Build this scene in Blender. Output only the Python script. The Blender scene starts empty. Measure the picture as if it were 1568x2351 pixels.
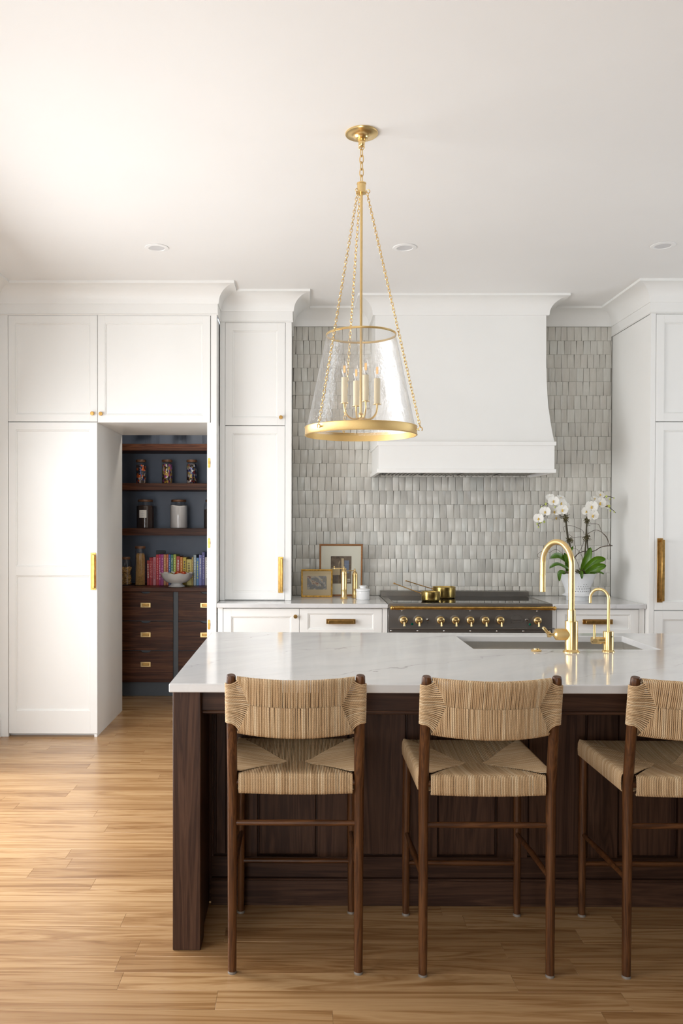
import bpy, bmesh, math, random
from mathutils import Vector, Matrix, Euler

random.seed(7)
PI = math.pi
scene = bpy.context.scene
COL = scene.collection

# ------------------------------------------------------------------ camera
F_PX, PPX, PPY = 1900.0, 679.1, 1226.3
cd = bpy.data.cameras.new('camera')
cam = bpy.data.objects.new('camera', cd)
COL.objects.link(cam)
cd.sensor_fit = 'HORIZONTAL'
cd.sensor_width = 36.0
cd.lens = F_PX * 36.0 / 1568.0
cd.shift_x = (784.0 - PPX) / 1568.0
cd.shift_y = (PPY - 1175.5) / 1568.0
cd.clip_start = 0.05
cam.matrix_world = (Matrix.Translation((0, 0, 1.4518)) @ Matrix.Rotation(0.0064, 4, 'Z')
                    @ Matrix.Rotation(PI / 2 - 0.0122, 4, 'X') @ Matrix.Rotation(0.0021, 4, 'Z'))
scene.camera = cam

# ------------------------------------------------------------------ world, daylight, exposure
world = bpy.data.worlds.new('world')
scene.world = world
world.use_nodes = True
wb = world.node_tree.nodes['Background']
wb.inputs[0].default_value = (0.86, 0.93, 1.0, 1)
wb.inputs[1].default_value = 1.0


def window_light(name, loc, aim, w, h, watt, col):
    ld = bpy.data.lights.new(name, 'AREA')
    ld.shape = 'RECTANGLE'
    ld.size, ld.size_y, ld.energy, ld.color = w, h, watt, col
    o = bpy.data.objects.new(name, ld)
    COL.objects.link(o)
    o.location = loc
    d = Vector(aim) - Vector(loc)
    o.rotation_euler = d.to_track_quat('-Z', 'Y').to_euler()
    return o


window_light('daylight_window_one', (-2.30, 3.75, 1.25), (0.0, 3.75, 0.45), 1.9, 2.1, 98, (0.985, 0.99, 1.0))
window_light('daylight_window_two', (-2.30, 1.20, 1.35), (0.0, 1.75, 0.45), 1.9, 1.5, 38, (1.0, 0.975, 0.94))
window_light('daylight_rear_doors', (-1.0, -3.45, 1.35), (-0.6, 6.0, 1.5), 1.9, 2.3, 82, (0.95, 0.975, 1.0))
window_light('daylight_right_window', (4.75, 3.6, 1.7), (1.5, 4.4, 2.2), 1.8, 1.6, 38, (0.88, 0.94, 1.0))

scene.view_settings.view_transform = 'Standard'
scene.view_settings.look = 'None'
scene.view_settings.exposure = 0.32
scene.view_settings.gamma = 1.0
scene.view_settings.use_curve_mapping = False
scene.cycles.use_denoising = True
scene.cycles.max_bounces = 7
scene.cycles.diffuse_bounces = 4
scene.cycles.glossy_bounces = 4
scene.cycles.transparent_max_bounces = 16
scene.cycles.use_adaptive_sampling = True
scene.cycles.adaptive_threshold = 0.05
scene.cycles.adaptive_min_samples = 20
scene.cycles.sample_clamp_indirect = 8.0


# ------------------------------------------------------------------ node materials
class NT:
    def __init__(s, name):
        s.m = bpy.data.materials.new(name)
        s.m.use_nodes = True
        s.t = s.m.node_tree
        s.b = s.t.nodes['Principled BSDF']
        s.o = s.t.nodes['Material Output']

    def n(s, typ, **kw):
        nd = s.t.nodes.new(typ)
        for k, v in kw.items():
            if k[0] == '_':
                continue
            setattr(nd, k, v)
        return nd

    def l(s, a, b):
        s.t.links.new(a, b)

    def math(s, op, a, b=None, clamp=False):
        nd = s.n('ShaderNodeMath', operation=op, use_clamp=clamp)
        for i, v in enumerate((a, b)):
            if v is None:
                continue
            if isinstance(v, (int, float)):
                nd.inputs[i].default_value = v
            else:
                s.l(v, nd.inputs[i])
        return nd.outputs[0]

    def ramp(s, fac, stops):
        r = s.n('ShaderNodeValToRGB')
        e = r.color_ramp.elements
        while len(e) < len(stops):
            e.new(0.5)
        for i, (p, c) in enumerate(stops):
            e[i].position = p
            e[i].color = (c[0], c[1], c[2], 1)
        s.l(fac, r.inputs[0])
        return r.outputs[0]

    def mix(s, fac, a, b, blend='MIX'):
        nd = s.n('ShaderNodeMix', data_type='RGBA', blend_type=blend)
        for i, v in ((0, fac), (6, a), (7, b)):
            if isinstance(v, (int, float)):
                nd.inputs[i].default_value = v
            elif isinstance(v, tuple):
                nd.inputs[i].default_value = (v[0], v[1], v[2], 1)
            else:
                s.l(v, nd.inputs[i])
        return nd.outputs[2]

    def noise(s, vec, scale, detail=3.0, rough=0.5, dist=0.0):
        nd = s.n('ShaderNodeTexNoise')
        nd.inputs['Scale'].default_value = scale
        nd.inputs['Detail'].default_value = detail
        nd.inputs['Roughness'].default_value = rough
        nd.inputs['Distortion'].default_value = dist
        if vec is not None:
            s.l(vec, nd.inputs['Vector'])
        return nd.outputs['Fac']

    def pos(s):
        return s.n('ShaderNodeNewGeometry').outputs['Position']

    def scaled(s, vec, sx, sy, sz, off=None):
        m = s.n('ShaderNodeVectorMath', operation='MULTIPLY')
        s.l(vec, m.inputs[0])
        m.inputs[1].default_value = (sx, sy, sz)
        if off is None:
            return m.outputs[0]
        a = s.n('ShaderNodeVectorMath', operation='ADD')
        s.l(m.outputs[0], a.inputs[0])
        s.l(off, a.inputs[1])
        return a.outputs[0]

    def bump(s, h, strength, dist=0.01):
        b = s.n('ShaderNodeBump')
        b.inputs['Strength'].default_value = strength
        b.inputs['Distance'].default_value = dist
        s.l(h, b.inputs['Height'])
        s.l(b.outputs[0], s.b.inputs['Normal'])
        return b.outputs[0]

    def col(s, c):
        if isinstance(c, tuple):
            s.b.inputs['Base Color'].default_value = (c[0], c[1], c[2], 1)
        else:
            s.l(c, s.b.inputs['Base Color'])

    def set(s, rough=0.5, metal=0.0, spec=None, coat=None):
        s.b.inputs['Roughness'].default_value = rough
        s.b.inputs['Metallic'].default_value = metal
        if spec is not None:
            s.b.inputs['Specular IOR Level'].default_value = spec
        if coat is not None:
            s.b.inputs['Coat Weight'].default_value = coat
            s.b.inputs['Coat Roughness'].default_value = 0.12
        return s.m


M = {}


def plain(name, c, rough=0.5, metal=0.0, spec=None, var=0.03, scale=12.0, bump=0.0, coat=None):
    t = NT(name)
    f = t.noise(t.pos(), scale, 3)
    a = tuple(x * (1 - var) for x in c)
    b = tuple(min(1, x * (1 + var)) for x in c)
    t.col(t.ramp(f, [(0.3, a), (0.7, b)]))
    if bump:
        t.bump(f, bump, 0.002)
    M[name] = t.set(rough, metal, spec, coat)
    return M[name]


def rand_value(t):
    oi = t.n('ShaderNodeObjectInfo').outputs['Random']
    gi = t.n('ShaderNodeNewGeometry').outputs['Random Per Island']
    return t.math('FRACT', t.math('ADD', t.math('MULTIPLY', oi, 7.31), gi))


def wood(name, axis, stops, rough=0.4, scale=1.0, vary=0.0, tint=None, fine=0.35, spec=None, coat=None):
    """grain runs along axis; every board shifts its grain and tone by its own random value"""
    t = NT(name)
    r = rand_value(t)
    comb = t.n('ShaderNodeCombineXYZ')
    for i, k in enumerate((37.0, 61.0, 23.0)):
        t.l(t.math('MULTIPLY', r, k), comb.inputs[i])
    along, across = 0.55 * scale, 11.0 * scale
    sc = [across] * 3
    sc['XYZ'.index(axis)] = along
    v = t.scaled(t.pos(), *sc, off=comb.outputs[0])
    n1 = t.noise(v, 1.0, 5, 0.55, 1.3)
    sc2 = [90.0 * scale] * 3
    sc2['XYZ'.index(axis)] = 3.0 * scale
    v2 = t.scaled(t.pos(), *sc2, off=comb.outputs[0])
    n2 = t.noise(v2, 1.0, 3, 0.6)
    rings = t.math('PINGPONG', t.math('MULTIPLY', n1, 12.0), 1.0)
    g = t.math('ADD', t.math('MULTIPLY', n1, 0.55), t.math('MULTIPLY', rings, 0.45 - 0.2 * fine))
    g = t.math('ADD', t.math('MULTIPLY', g, 1.0), t.math('MULTIPLY', t.math('SUBTRACT', n2, 0.5), fine))
    c = t.ramp(g, stops)
    if vary:
        k = t.math('ADD', t.math('MULTIPLY', r, vary), 1.0 - vary * 0.5)
        cc = t.n('ShaderNodeCombineXYZ')
        for i in range(3):
            t.l(t.math('POWER', k, (1.0, 1.25, 1.5)[i]), cc.inputs[i])
        c = t.mix(1.0, c, cc.outputs[0], 'MULTIPLY')
    t.col(c)
    t.bump(g, 0.06, 0.002)
    M[name] = t.set(rough, 0.0, spec, coat)
    return M[name]


plain('cabinet_paint', (0.86, 0.855, 0.83), 0.38, var=0.01, scale=4)
plain('ceiling_paint', (0.86, 0.855, 0.84), 0.75, var=0.01, scale=2)
plain('wall_paint', (0.86, 0.86, 0.85), 0.6, var=0.01, scale=2)
plain('bounce_cut_paint', (0.30, 0.31, 0.30), 0.6, var=0.02, scale=2)  # unseen front and right walls, darkened to cut light bounced at the island
plain('pantry_paint', (0.185, 0.225, 0.30), 0.42, var=0.06, scale=5)
plain('slate_paint', (0.085, 0.10, 0.115), 0.45, var=0.04)
plain('gap_dark', (0.05, 0.045, 0.04), 0.8)
plain('subfloor', (0.16, 0.08, 0.03), 0.8)
OAK = [(0.22, (0.26, 0.130, 0.048)), (0.42, (0.37, 0.210, 0.092)), (0.62, (0.45, 0.275, 0.132)), (0.85, (0.31, 0.165, 0.068))]
wood('oak_floor', 'X', OAK, 0.27, 1.0, 0.34, spec=0.55)
WAL = [(0.25, (0.032, 0.013, 0.0075)), (0.5, (0.060, 0.027, 0.0145)), (0.75, (0.088, 0.042, 0.024))]
wood('walnut_vertical', 'Z', WAL, 0.5, 1.2, 0.2, fine=0.5, spec=0.25)
wood('walnut_horizontal', 'X', WAL, 0.5, 1.2, 0.25, fine=0.5, spec=0.25)
PW = [(0.25, (0.040, 0.012, 0.005)), (0.5, (0.092, 0.032, 0.015)), (0.78, (0.165, 0.066, 0.030))]
wood('pantry_walnut', 'X', PW, 0.42, 1.3, 0.35, fine=0.5, spec=0.28)
ST = [(0.25, (0.050, 0.018, 0.006)), (0.5, (0.098, 0.037, 0.012)), (0.8, (0.15, 0.062, 0.021))]
wood('stool_wood', 'Z', ST, 0.36, 2.4, 0.0, fine=0.5, spec=0.32)
wood('stool_wood_cross', 'X', ST, 0.36, 2.4, 0.0, fine=0.5, spec=0.32)
wood('lid_wood', 'X', [(0.3, (0.12, 0.05, 0.022)), (0.7, (0.25, 0.12, 0.06))], 0.45, 3.0)
wood('frame_wood', 'X', [(0.3, (0.24, 0.095, 0.025)), (0.7, (0.36, 0.16, 0.05))], 0.4, 3.0)
plain('brass', (0.82, 0.60, 0.28), 0.28, 1.0, var=0.05, scale=30)
plain('aged_brass', (0.60, 0.36, 0.10), 0.30, 1.0, var=0.22, scale=40)
plain('dark_brass', (0.46, 0.27, 0.085), 0.33, 1.0, var=0.25, scale=40)
plain('pan_brass', (0.50, 0.36, 0.12), 0.22, 1.0, var=0.18, scale=25)
plain('gilt', (0.62, 0.37, 0.08), 0.42, 0.75, var=0.3, scale=60)
plain('steel', (0.66, 0.64, 0.60), 0.38, 1.0, var=0.04)
plain('range_steel', (0.27, 0.25, 0.23), 0.36, 0.85, var=0.05)
plain('range_trim', (0.30, 0.28, 0.255), 0.33, 0.9, var=0.04)
plain('chrome', (0.85, 0.85, 0.85), 0.12, 1.0)
plain('black_glass', (0.012, 0.012, 0.013), 0.04, 0.0, 0.9)
plain('filter_dark', (0.05, 0.047, 0.043), 0.35, 0.6)
plain('green_lens', (0.0, 0.13, 0.08), 0.1)
plain('ceramic', (0.80, 0.80, 0.79), 0.12, var=0.01)
plain('pot_glaze', (0.78, 0.79, 0.80), 0.22, var=0.02)
plain('petal', (0.86, 0.85, 0.80), 0.5, var=0.02)
plain('petal_lip', (0.72, 0.48, 0.10), 0.5, var=0.2, scale=200)
plain('bud', (0.55, 0.62, 0.15), 0.5, var=0.1, scale=60)
plain('leaf', (0.075, 0.170, 0.006), 0.30, var=0.25, scale=18)
plain('leaf_vein', (0.075, 0.17, 0.03), 0.35)
plain('stem', (0.055, 0.045, 0.022), 0.6, var=0.3, scale=60)
plain('twig', (0.085, 0.055, 0.035), 0.7, var=0.2, scale=60)
plain('moss', (0.10, 0.085, 0.035), 0.95, var=0.5, scale=90)
plain('soil', (0.075, 0.042, 0.02), 0.95, var=0.5, scale=90)
plain('mat_cream', (0.70, 0.68, 0.57), 0.8, var=0.01)
plain('mat_tan', (0.52, 0.42, 0.26), 0.8, var=0.03)
plain('candle_sleeve', (0.83, 0.72, 0.50), 0.5, var=0.02)
plain('paper', (0.82, 0.80, 0.74), 0.8)
plain('ink', (0.05, 0.05, 0.05), 0.7)
plain('black_plastic', (0.012, 0.012, 0.013), 0.35)
plain('glide', (0.20, 0.17, 0.14), 0.5)
plain('pasta', (0.62, 0.37, 0.12), 0.6, var=0.25, scale=80)
plain('coffee_beans', (0.045, 0.022, 0.012), 0.5, var=0.5, scale=250, bump=0.6)
plain('flour', (0.86, 0.85, 0.84), 0.9, var=0.02)
plain('apple_red', (0.50, 0.07, 0.02), 0.3, var=0.3, scale=25)
plain('pear_green', (0.24, 0.24, 0.05), 0.4, var=0.2, scale=25)
plain('lamp_trim', (0.86, 0.86, 0.85), 0.5)
plain('lamp_lens', (0.62, 0.62, 0.63), 0.4)


def mat_marble():
    t = NT('quartzite')
    p = t.pos()
    rot = t.n('ShaderNodeVectorRotate', rotation_type='Z_AXIS')
    t.l(p, rot.inputs['Vector'])
    rot.inputs['Angle'].default_value = -0.62
    q = rot.outputs[0]
    warp = t.noise(t.scaled(q, 1.0, 1.6, 1.6), 1.5, 4, 0.55)
    cloud = t.noise(t.scaled(q, 1.2, 3.0, 3.0), 1.4, 5, 0.6, 0.6)
    base = t.ramp(cloud, [(0.25, (0.60, 0.60, 0.605)), (0.55, (0.70, 0.695, 0.69)), (0.8, (0.755, 0.745, 0.73))])
    sx = t.n('ShaderNodeSeparateXYZ')
    t.l(q, sx.inputs[0])
    jag = t.noise(q, 14.0, 4, 0.65)

    def vein(freq, amp, jamp, width, shift):
        y = t.math('ADD', t.math('MULTIPLY', sx.outputs[1], freq), t.math('MULTIPLY', warp, amp))
        y = t.math('ADD', y, t.math('MULTIPLY', jag, jamp))
        y = t.math('ADD', y, t.math('MULTIPLY', sx.outputs[2], freq * 0.8))
        d = t.math('ABSOLUTE', t.math('SUBTRACT', t.math('FRACT', t.math('ADD', y, shift)), 0.5))
        return t.math('SUBTRACT', 1.0, t.math('DIVIDE', d, width), True)
    v1 = vein(1.9, 1.3, 0.05, 0.0085, 0.1)
    mask = t.math('MULTIPLY', t.math('SUBTRACT', t.noise(q, 2.3, 3, 0.6), 0.40), 4.0, True)
    v1 = t.math('MULTIPLY', v1, mask)
    c = t.mix(t.math('MULTIPLY', v1, 0.8), base, (0.21, 0.20, 0.18))
    v2 = t.math('MULTIPLY', vein(7.1, 3.1, 0.12, 0.05, 0.37), t.math('MULTIPLY', t.math('SUBTRACT', t.noise(q, 3.1, 2), 0.5), 3.0, True))
    c = t.mix(t.math('MULTIPLY', v2, 0.22), c, (0.33, 0.32, 0.31))
    t.col(c)
    t.b.inputs['Specular IOR Level'].default_value = 0.55
    M['quartzite'] = t.set(0.10)


mat_marble()


def mat_knurl():
    t = NT('knurled_brass')
    t.col((0.80, 0.57, 0.25))
    w = []
    for rx in (0.785, -0.785):
        r = t.n('ShaderNodeVectorRotate', rotation_type='Y_AXIS')
        t.l(t.pos(), r.inputs['Vector'])
        r.inputs['Angle'].default_value = rx
        k = t.n('ShaderNodeTexWave', wave_profile='TRI')
        k.inputs['Scale'].default_value = 90.0
        t.l(r.outputs[0], k.inputs['Vector'])
        w.append(k.outputs['Fac'])
    t.bump(t.math('MULTIPLY', w[0], w[1]), 0.5, 0.0015)
    M['knurled_brass'] = t.set(0.33, 1.0)


mat_knurl()


def mat_tile():
    t = NT('zellige')
    r = rand_value(t)
    comb = t.n('ShaderNodeCombineXYZ')
    t.l(t.math('MULTIPLY', r, 31.0), comb.inputs[0])
    t.l(t.math('MULTIPLY', r, 17.0), comb.inputs[2])
    base = t.ramp(r, [(0.0, (0.56, 0.54, 0.485)), (0.3, (0.66, 0.64, 0.58)), (0.55, (0.605, 0.575, 0.515)),
                      (0.8, (0.685, 0.67, 0.61)), (1.0, (0.64, 0.64, 0.59))])
    v = t.scaled(t.pos(), 60, 10, 14, off=comb.outputs[0])
    f = t.noise(v, 1.0, 4, 0.6, 0.5)
    c = t.mix(0.28, base, t.ramp(f, [(0.3, (0.52, 0.50, 0.44)), (0.7, (0.76, 0.75, 0.71))]))
    t.col(c)
    f2 = t.noise(t.scaled(t.pos(), 18, 18, 22, off=comb.outputs[0]), 1.0, 3)
    t.bump(f2, 0.12, 0.005)
    M['zellige'] = t.set(0.30)
    plain('grout', (0.50, 0.48, 0.425), 0.9)


mat_tile()


def mat_rope():
    t = NT('seagrass_cord')
    uv = t.n('ShaderNodeUVMap').outputs[0]
    sx = t.n('ShaderNodeSeparateXYZ')
    t.l(uv, sx.inputs[0])
    ph = t.math('ADD', t.math('MULTIPLY', sx.outputs[1], 130.0), t.math('MULTIPLY', sx.outputs[0], 2.0))
    tw = t.math('PINGPONG', ph, 0.5)
    gi = t.n('ShaderNodeNewGeometry').outputs['Random Per Island']
    c = t.ramp(gi, [(0.0, (0.58, 0.39, 0.215)), (0.35, (0.66, 0.46, 0.265)), (0.7, (0.73, 0.53, 0.32)), (1.0, (0.82, 0.65, 0.43))])
    n = t.noise(t.pos(), 160.0, 2)
    c = t.mix(t.math('MULTIPLY', n, 0.25), c, (0.24, 0.135, 0.06))
    c = t.mix(t.math('MULTIPLY', t.math('SUBTRACT', 0.5, tw), 0.8), c, (0.22, 0.125, 0.055))
    t.col(c)
    t.bump(tw, 0.7, 0.0015)
    M['seagrass_cord'] = t.set(0.75, spec=0.25)


mat_rope()


def mat_thin_glass(name, base, edge, rough, bump=0.0, tint=(1, 1, 1), bscale=90.0):
    t = NT(name)
    t.t.nodes.remove(t.b)
    tr = t.n('ShaderNodeBsdfTransparent')
    tr.inputs[0].default_value = (tint[0], tint[1], tint[2], 1)
    gl = t.n('ShaderNodeBsdfGlossy')
    gl.inputs['Roughness'].default_value = rough
    lw = t.n('ShaderNodeLayerWeight')
    lw.inputs['Blend'].default_value = 0.35
    if bump:
        b = t.n('ShaderNodeBump')
        b.inputs['Strength'].default_value = bump
        b.inputs['Distance'].default_value = 0.004
        n1 = t.noise(t.pos(), bscale, 3, 0.6)
        n2 = t.noise(t.pos(), bscale * 0.18, 2)
        t.l(t.math('ADD', n1, t.math('MULTIPLY', n2, 2.0)), b.inputs['Height'])
        t.l(b.outputs[0], gl.inputs['Normal'])
        t.l(b.outputs[0], lw.inputs['Normal'])
    fac = t.math('ADD', t.math('MULTIPLY', lw.outputs['Facing'], edge), base, True)
    mx = t.n('ShaderNodeMixShader')
    t.l(fac, mx.inputs[0])
    t.l(tr.outputs[0], mx.inputs[1])
    t.l(gl.outputs[0], mx.inputs[2])
    t.l(mx.outputs[0], t.o.inputs[0])
    M[name] = t.m


mat_thin_glass('seeded_glass', 0.15, 0.50, 0.12, 0.6, (0.985, 0.985, 0.98))
mat_thin_glass('clear_glass', 0.05, 0.45, 0.03)
mat_thin_glass('window_glass', 0.03, 0.25, 0.02)


def mat_emit(name, c, strength):
    t = NT(name)
    t.col(c)
    t.b.inputs['Emission Color'].default_value = (c[0], c[1], c[2], 1)
    t.b.inputs['Emission Strength'].default_value = strength
    M[name] = t.set(0.4)


mat_emit('filament', (0.9, 0.50, 0.16), 0.45)
mat_emit('pantry_fill_lens', (1.0, 0.9, 0.78), 1.5)  # glow for the added pantry fill lamp


def mat_art(name, stops, scale, seed):
    t = NT(name)
    off = t.n('ShaderNodeCombineXYZ')
    off.inputs[0].default_value = seed
    v = t.scaled(t.pos(), 1, 0.2, 1, off=off.outputs[0])
    f = t.noise(v, scale, 4, 0.55, 1.0)
    t.col(t.ramp(f, stops))
    M[name] = t.set(0.7)


mat_art('abstract_warm', [(0.32, (0.03, 0.03, 0.035)), (0.42, (0.22, 0.20, 0.16)), (0.50, (0.16, 0.17, 0.19)), (0.56, (0.45, 0.40, 0.30)),
                          (0.62, (0.24, 0.10, 0.06)), (0.72, (0.10, 0.10, 0.11))], 15.0, 3.1)
mat_art('abstract_dusk', [(0.3, (0.035, 0.028, 0.022)), (0.45, (0.13, 0.095, 0.065)), (0.58, (0.20, 0.155, 0.11)), (0.7, (0.07, 0.06, 0.055))], 12.0, 8.7)


def mat_wrappers(name, pal, seed):
    t = NT(name)
    off = t.n('ShaderNodeCombineXYZ')
    off.inputs[0].default_value = seed
    v = t.n('ShaderNodeTexVoronoi')
    v.inputs['Scale'].default_value = 75.0
    t.l(t.scaled(t.pos(), 1, 1, 0.7, off=off.outputs[0]), v.inputs['Vector'])
    sp = t.n('ShaderNodeSeparateColor')
    t.l(v.outputs['Color'], sp.inputs[0])
    r = t.n('ShaderNodeValToRGB')
    r.color_ramp.interpolation = 'CONSTANT'
    e = r.color_ramp.elements
    while len(e) < len(pal):
        e.new(0.5)
    for i, c in enumerate(pal):
        e[i].position = i / len(pal)
        e[i].color = (c[0], c[1], c[2], 1)
    t.l(sp.outputs[0], r.inputs[0])
    t.col(r.outputs[0])
    t.bump(v.outputs['Distance'], 1.0, 0.004)
    M[name] = t.set(0.25, 0.3)


mat_wrappers('wrappers_orange', [(0.02, 0.02, 0.02), (0.75, 0.14, 0.02), (0.10, 0.09, 0.08), (0.55, 0.5, 0.45), (0.05, 0.06, 0.2), (0.75, 0.14, 0.02), (0.03, 0.02, 0.02)], 1.0)
mat_wrappers('wrappers_gold', [(0.55, 0.35, 0.06), (0.03, 0.02, 0.02), (0.35, 0.08, 0.3), (0.55, 0.35, 0.06), (0.5, 0.47, 0.42), (0.10, 0.05, 0.02)], 2.0)
mat_wrappers('wrappers_silver', [(0.03, 0.02, 0.02), (0.65, 0.63, 0.6), (0.25, 0.03, 0.04), (0.05, 0.07, 0.25), (0.45, 0.33, 0.1), (0.04, 0.03, 0.03)], 3.0)


# ------------------------------------------------------------------ mesh building
OFF = {}          # world offset of every root, so that parts can be written in world coordinates


class MB:
    def __init__(s):
        s.v, s.f, s.uv = [], [], {}
        s.xf = None

    def add(s, vs, fs, uvs=None):
        b = len(s.v)
        if s.xf is not None:
            vs = [tuple(s.xf @ Vector(p)) for p in vs]
        s.v += [tuple(p) for p in vs]
        for i, f in enumerate(fs):
            if uvs:
                s.uv[len(s.f)] = uvs[i]
            s.f.append(tuple(b + k for k in f))
        return s

    def box(s, x0, x1, y0, y1, z0, z1, c=0.0):
        if c <= 0:
            vs = [(x, y, z) for z in (z0, z1) for y in (y0, y1) for x in (x0, x1)]
            fs = [(0, 2, 3, 1), (4, 5, 7, 6), (0, 1, 5, 4), (2, 6, 7, 3), (0, 4, 6, 2), (1, 3, 7, 5)]
            return s.add(vs, fs)
        c = min(c, (x1 - x0) * .45, (y1 - y0) * .45, (z1 - z0) * .45)
        vs, idx = [], {}
        X, Y, Z = (x0, x1), (y0, y1), (z0, z1)
        for i in (0, 1):
            for j in (0, 1):
                for k in (0, 1):
                    sx, sy, sz = (c, -c)[i], (c, -c)[j], (c, -c)[k]
                    idx[i, j, k, 0] = len(vs); vs.append((X[i], Y[j] + sy, Z[k] + sz))
                    idx[i, j, k, 1] = len(vs); vs.append((X[i] + sx, Y[j], Z[k] + sz))
                    idx[i, j, k, 2] = len(vs); vs.append((X[i] + sx, Y[j] + sy, Z[k]))
        fs = []
        q = ((0, 0), (1, 0), (1, 1), (0, 1))
        for a in (0, 1):
            fs.append([idx[a, j, k, 0] for j, k in q])
            fs.append([idx[i, a, k, 1] for i, k in q])
            fs.append([idx[i, j, a, 2] for i, j in q])
        for j in (0, 1):
            for k in (0, 1):
                fs.append([idx[0, j, k, 1], idx[1, j, k, 1], idx[1, j, k, 2], idx[0, j, k, 2]])
        for i in (0, 1):
            for k in (0, 1):
                fs.append([idx[i, 0, k, 0], idx[i, 1, k, 0], idx[i, 1, k, 2], idx[i, 0, k, 2]])
        for i in (0, 1):
            for j in (0, 1):
                fs.append([idx[i, j, 0, 0], idx[i, j, 1, 0], idx[i, j, 1, 1], idx[i, j, 0, 1]])
        for i in (0, 1):
            for j in (0, 1):
                for k in (0, 1):
                    fs.append([idx[i, j, k, 0], idx[i, j, k, 1], idx[i, j, k, 2]])
        return s.add(vs, fs)

    def tube(s, pts, r, n=8, caps=True, closed=False, uv=False, flat=1.0):
        P = [Vector(p) for p in pts]
        m = len(P)
        R = r if isinstance(r, (list, tuple)) else [r] * m
        T = []
        for i in range(m):
            if closed:
                d = P[(i + 1) % m] - P[i - 1]
            else:
                d = P[min(i + 1, m - 1)] - P[max(i - 1, 0)]
            T.append(d.normalized() if d.length > 1e-9 else Vector((0, 0, 1)))
        up = Vector((0, 0, 1)) if abs(T[0].z) < 0.9 else Vector((0, 1, 0))
        N = (up - T[0] * up.dot(T[0])).normalized()
        vs, L, acc = [], [], 0.0
        for i in range(m):
            if i:
                acc += (P[i] - P[i - 1]).length
                N = N - T[i] * N.dot(T[i])
                N = N.normalized() if N.length > 1e-6 else T[i].orthogonal().normalized()
            B = T[i].cross(N)
            L.append(acc)
            for k in range(n):
                a = 2 * PI * k / n
                vs.append(P[i] + (N * math.cos(a) + B * math.sin(a) * flat) * R[i])
        fs, us = [], []
        for i in range(m if closed else m - 1):
            j = (i + 1) % m
            for k in range(n):
                k2 = (k + 1) % n
                fs.append((i * n + k, i * n + k2, j * n + k2, j * n + k))
                l1 = L[j] if j else L[i] + 0.01
                us.append(((k / n, L[i]), ((k + 1) / n, L[i]), ((k + 1) / n, l1), (k / n, l1)))
        if caps and not closed:
            fs.append(tuple(range(n))[::-1]); us.append(tuple((0, 0) for _ in range(n)))
            fs.append(tuple((m - 1) * n + k for k in range(n))); us.append(tuple((0, 0) for _ in range(n)))
        return s.add(vs, fs, us if uv else None)

    def lathe(s, prof, c=(0, 0, 0), n=32, axis='Z', wob=None):
        vs, fs = [], []
        rows = []
        for r, z in prof:
            if r < 1e-6:
                rows.append([len(vs)])
                vs.append((0, 0, z))
            else:
                rows.append(list(range(len(vs), len(vs) + n)))
                for k in range(n):
                    a = 2 * PI * k / n
                    q, dz = (r, 0.0) if wob is None else wob(r, z, a)
                    vs.append((q * math.cos(a), q * math.sin(a), z + dz))
        for A, B in zip(rows[:-1], rows[1:]):
            for k in range(n):
                k2 = (k + 1) % n
                if len(A) == 1 and len(B) == 1:
                    continue
                if len(A) == 1:
                    fs.append((A[0], B[k2], B[k]))
                elif len(B) == 1:
                    fs.append((A[k], A[k2], B[0]))
                else:
                    fs.append((A[k], A[k2], B[k2], B[k]))
        if axis == 'Y':      # profile height runs towards -Y
            vs = [(x, -z, y) for x, y, z in vs]
        elif axis == 'X':
            vs = [(z, x, y) for x, y, z in vs]
        vs = [(x + c[0], y + c[1], z + c[2]) for x, y, z in vs]
        return s.add(vs, fs)

    def ball(s, c, rx, ry=None, rz=None, nu=14, nv=8):
        ry, rz = ry or rx, rz or rx
        b = MB().lathe([(math.sin(PI * i / nv), -math.cos(PI * i / nv)) for i in range(nv + 1)], n=nu)
        return s.add([(c[0] + x * rx, c[1] + y * ry, c[2] + z * rz) for x, y, z in b.v], b.f)

    def prism(s, poly, y0, y1):
        """polygon in XZ extruded along Y"""
        n = len(poly)
        vs = [(x, y0, z) for x, z in poly] + [(x, y1, z) for x, z in poly]
        fs = [tuple(range(n)), tuple(range(2 * n - 1, n - 1, -1))]
        fs += [(i, i + n, (i + 1) % n + n, (i + 1) % n) for i in range(n)]
        return s.add(vs, fs)

    def prism_x(s, poly, x0, x1):
        """polygon in YZ extruded along X"""
        n = len(poly)
        vs = [(x0, y, z) for y, z in poly] + [(x1, y, z) for y, z in poly]
        fs = [tuple(range(n))[::-1], tuple(range(n, 2 * n))]
        fs += [(i, (i + 1) % n, (i + 1) % n + n, i + n) for i in range(n)]
        return s.add(vs, fs)

    def mesh(s, name, mat, off=(0, 0, 0), angle=38, fix=True):
        me = bpy.data.meshes.new(name)
        o = Vector(off)
        me.from_pydata([tuple(Vector(p) - o) for p in s.v], [], s.f)
        if s.uv:
            u = me.uv_layers.new(name='UVMap')
            for p in me.polygons:
                t = s.uv.get(p.index)
                if t:
                    for li, c in zip(p.loop_indices, t):
                        u.data[li].uv = c
        if fix:
            bm = bmesh.new()
            bm.from_mesh(me)
            bmesh.ops.recalc_face_normals(bm, faces=bm.faces)
            bm.to_mesh(me)
            bm.free()
        me.polygons.foreach_set('use_smooth', [True] * len(me.polygons))
        me.set_sharp_from_angle(angle=math.radians(angle))
        me.materials.append(M[mat])
        me.update()
        return me

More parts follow.
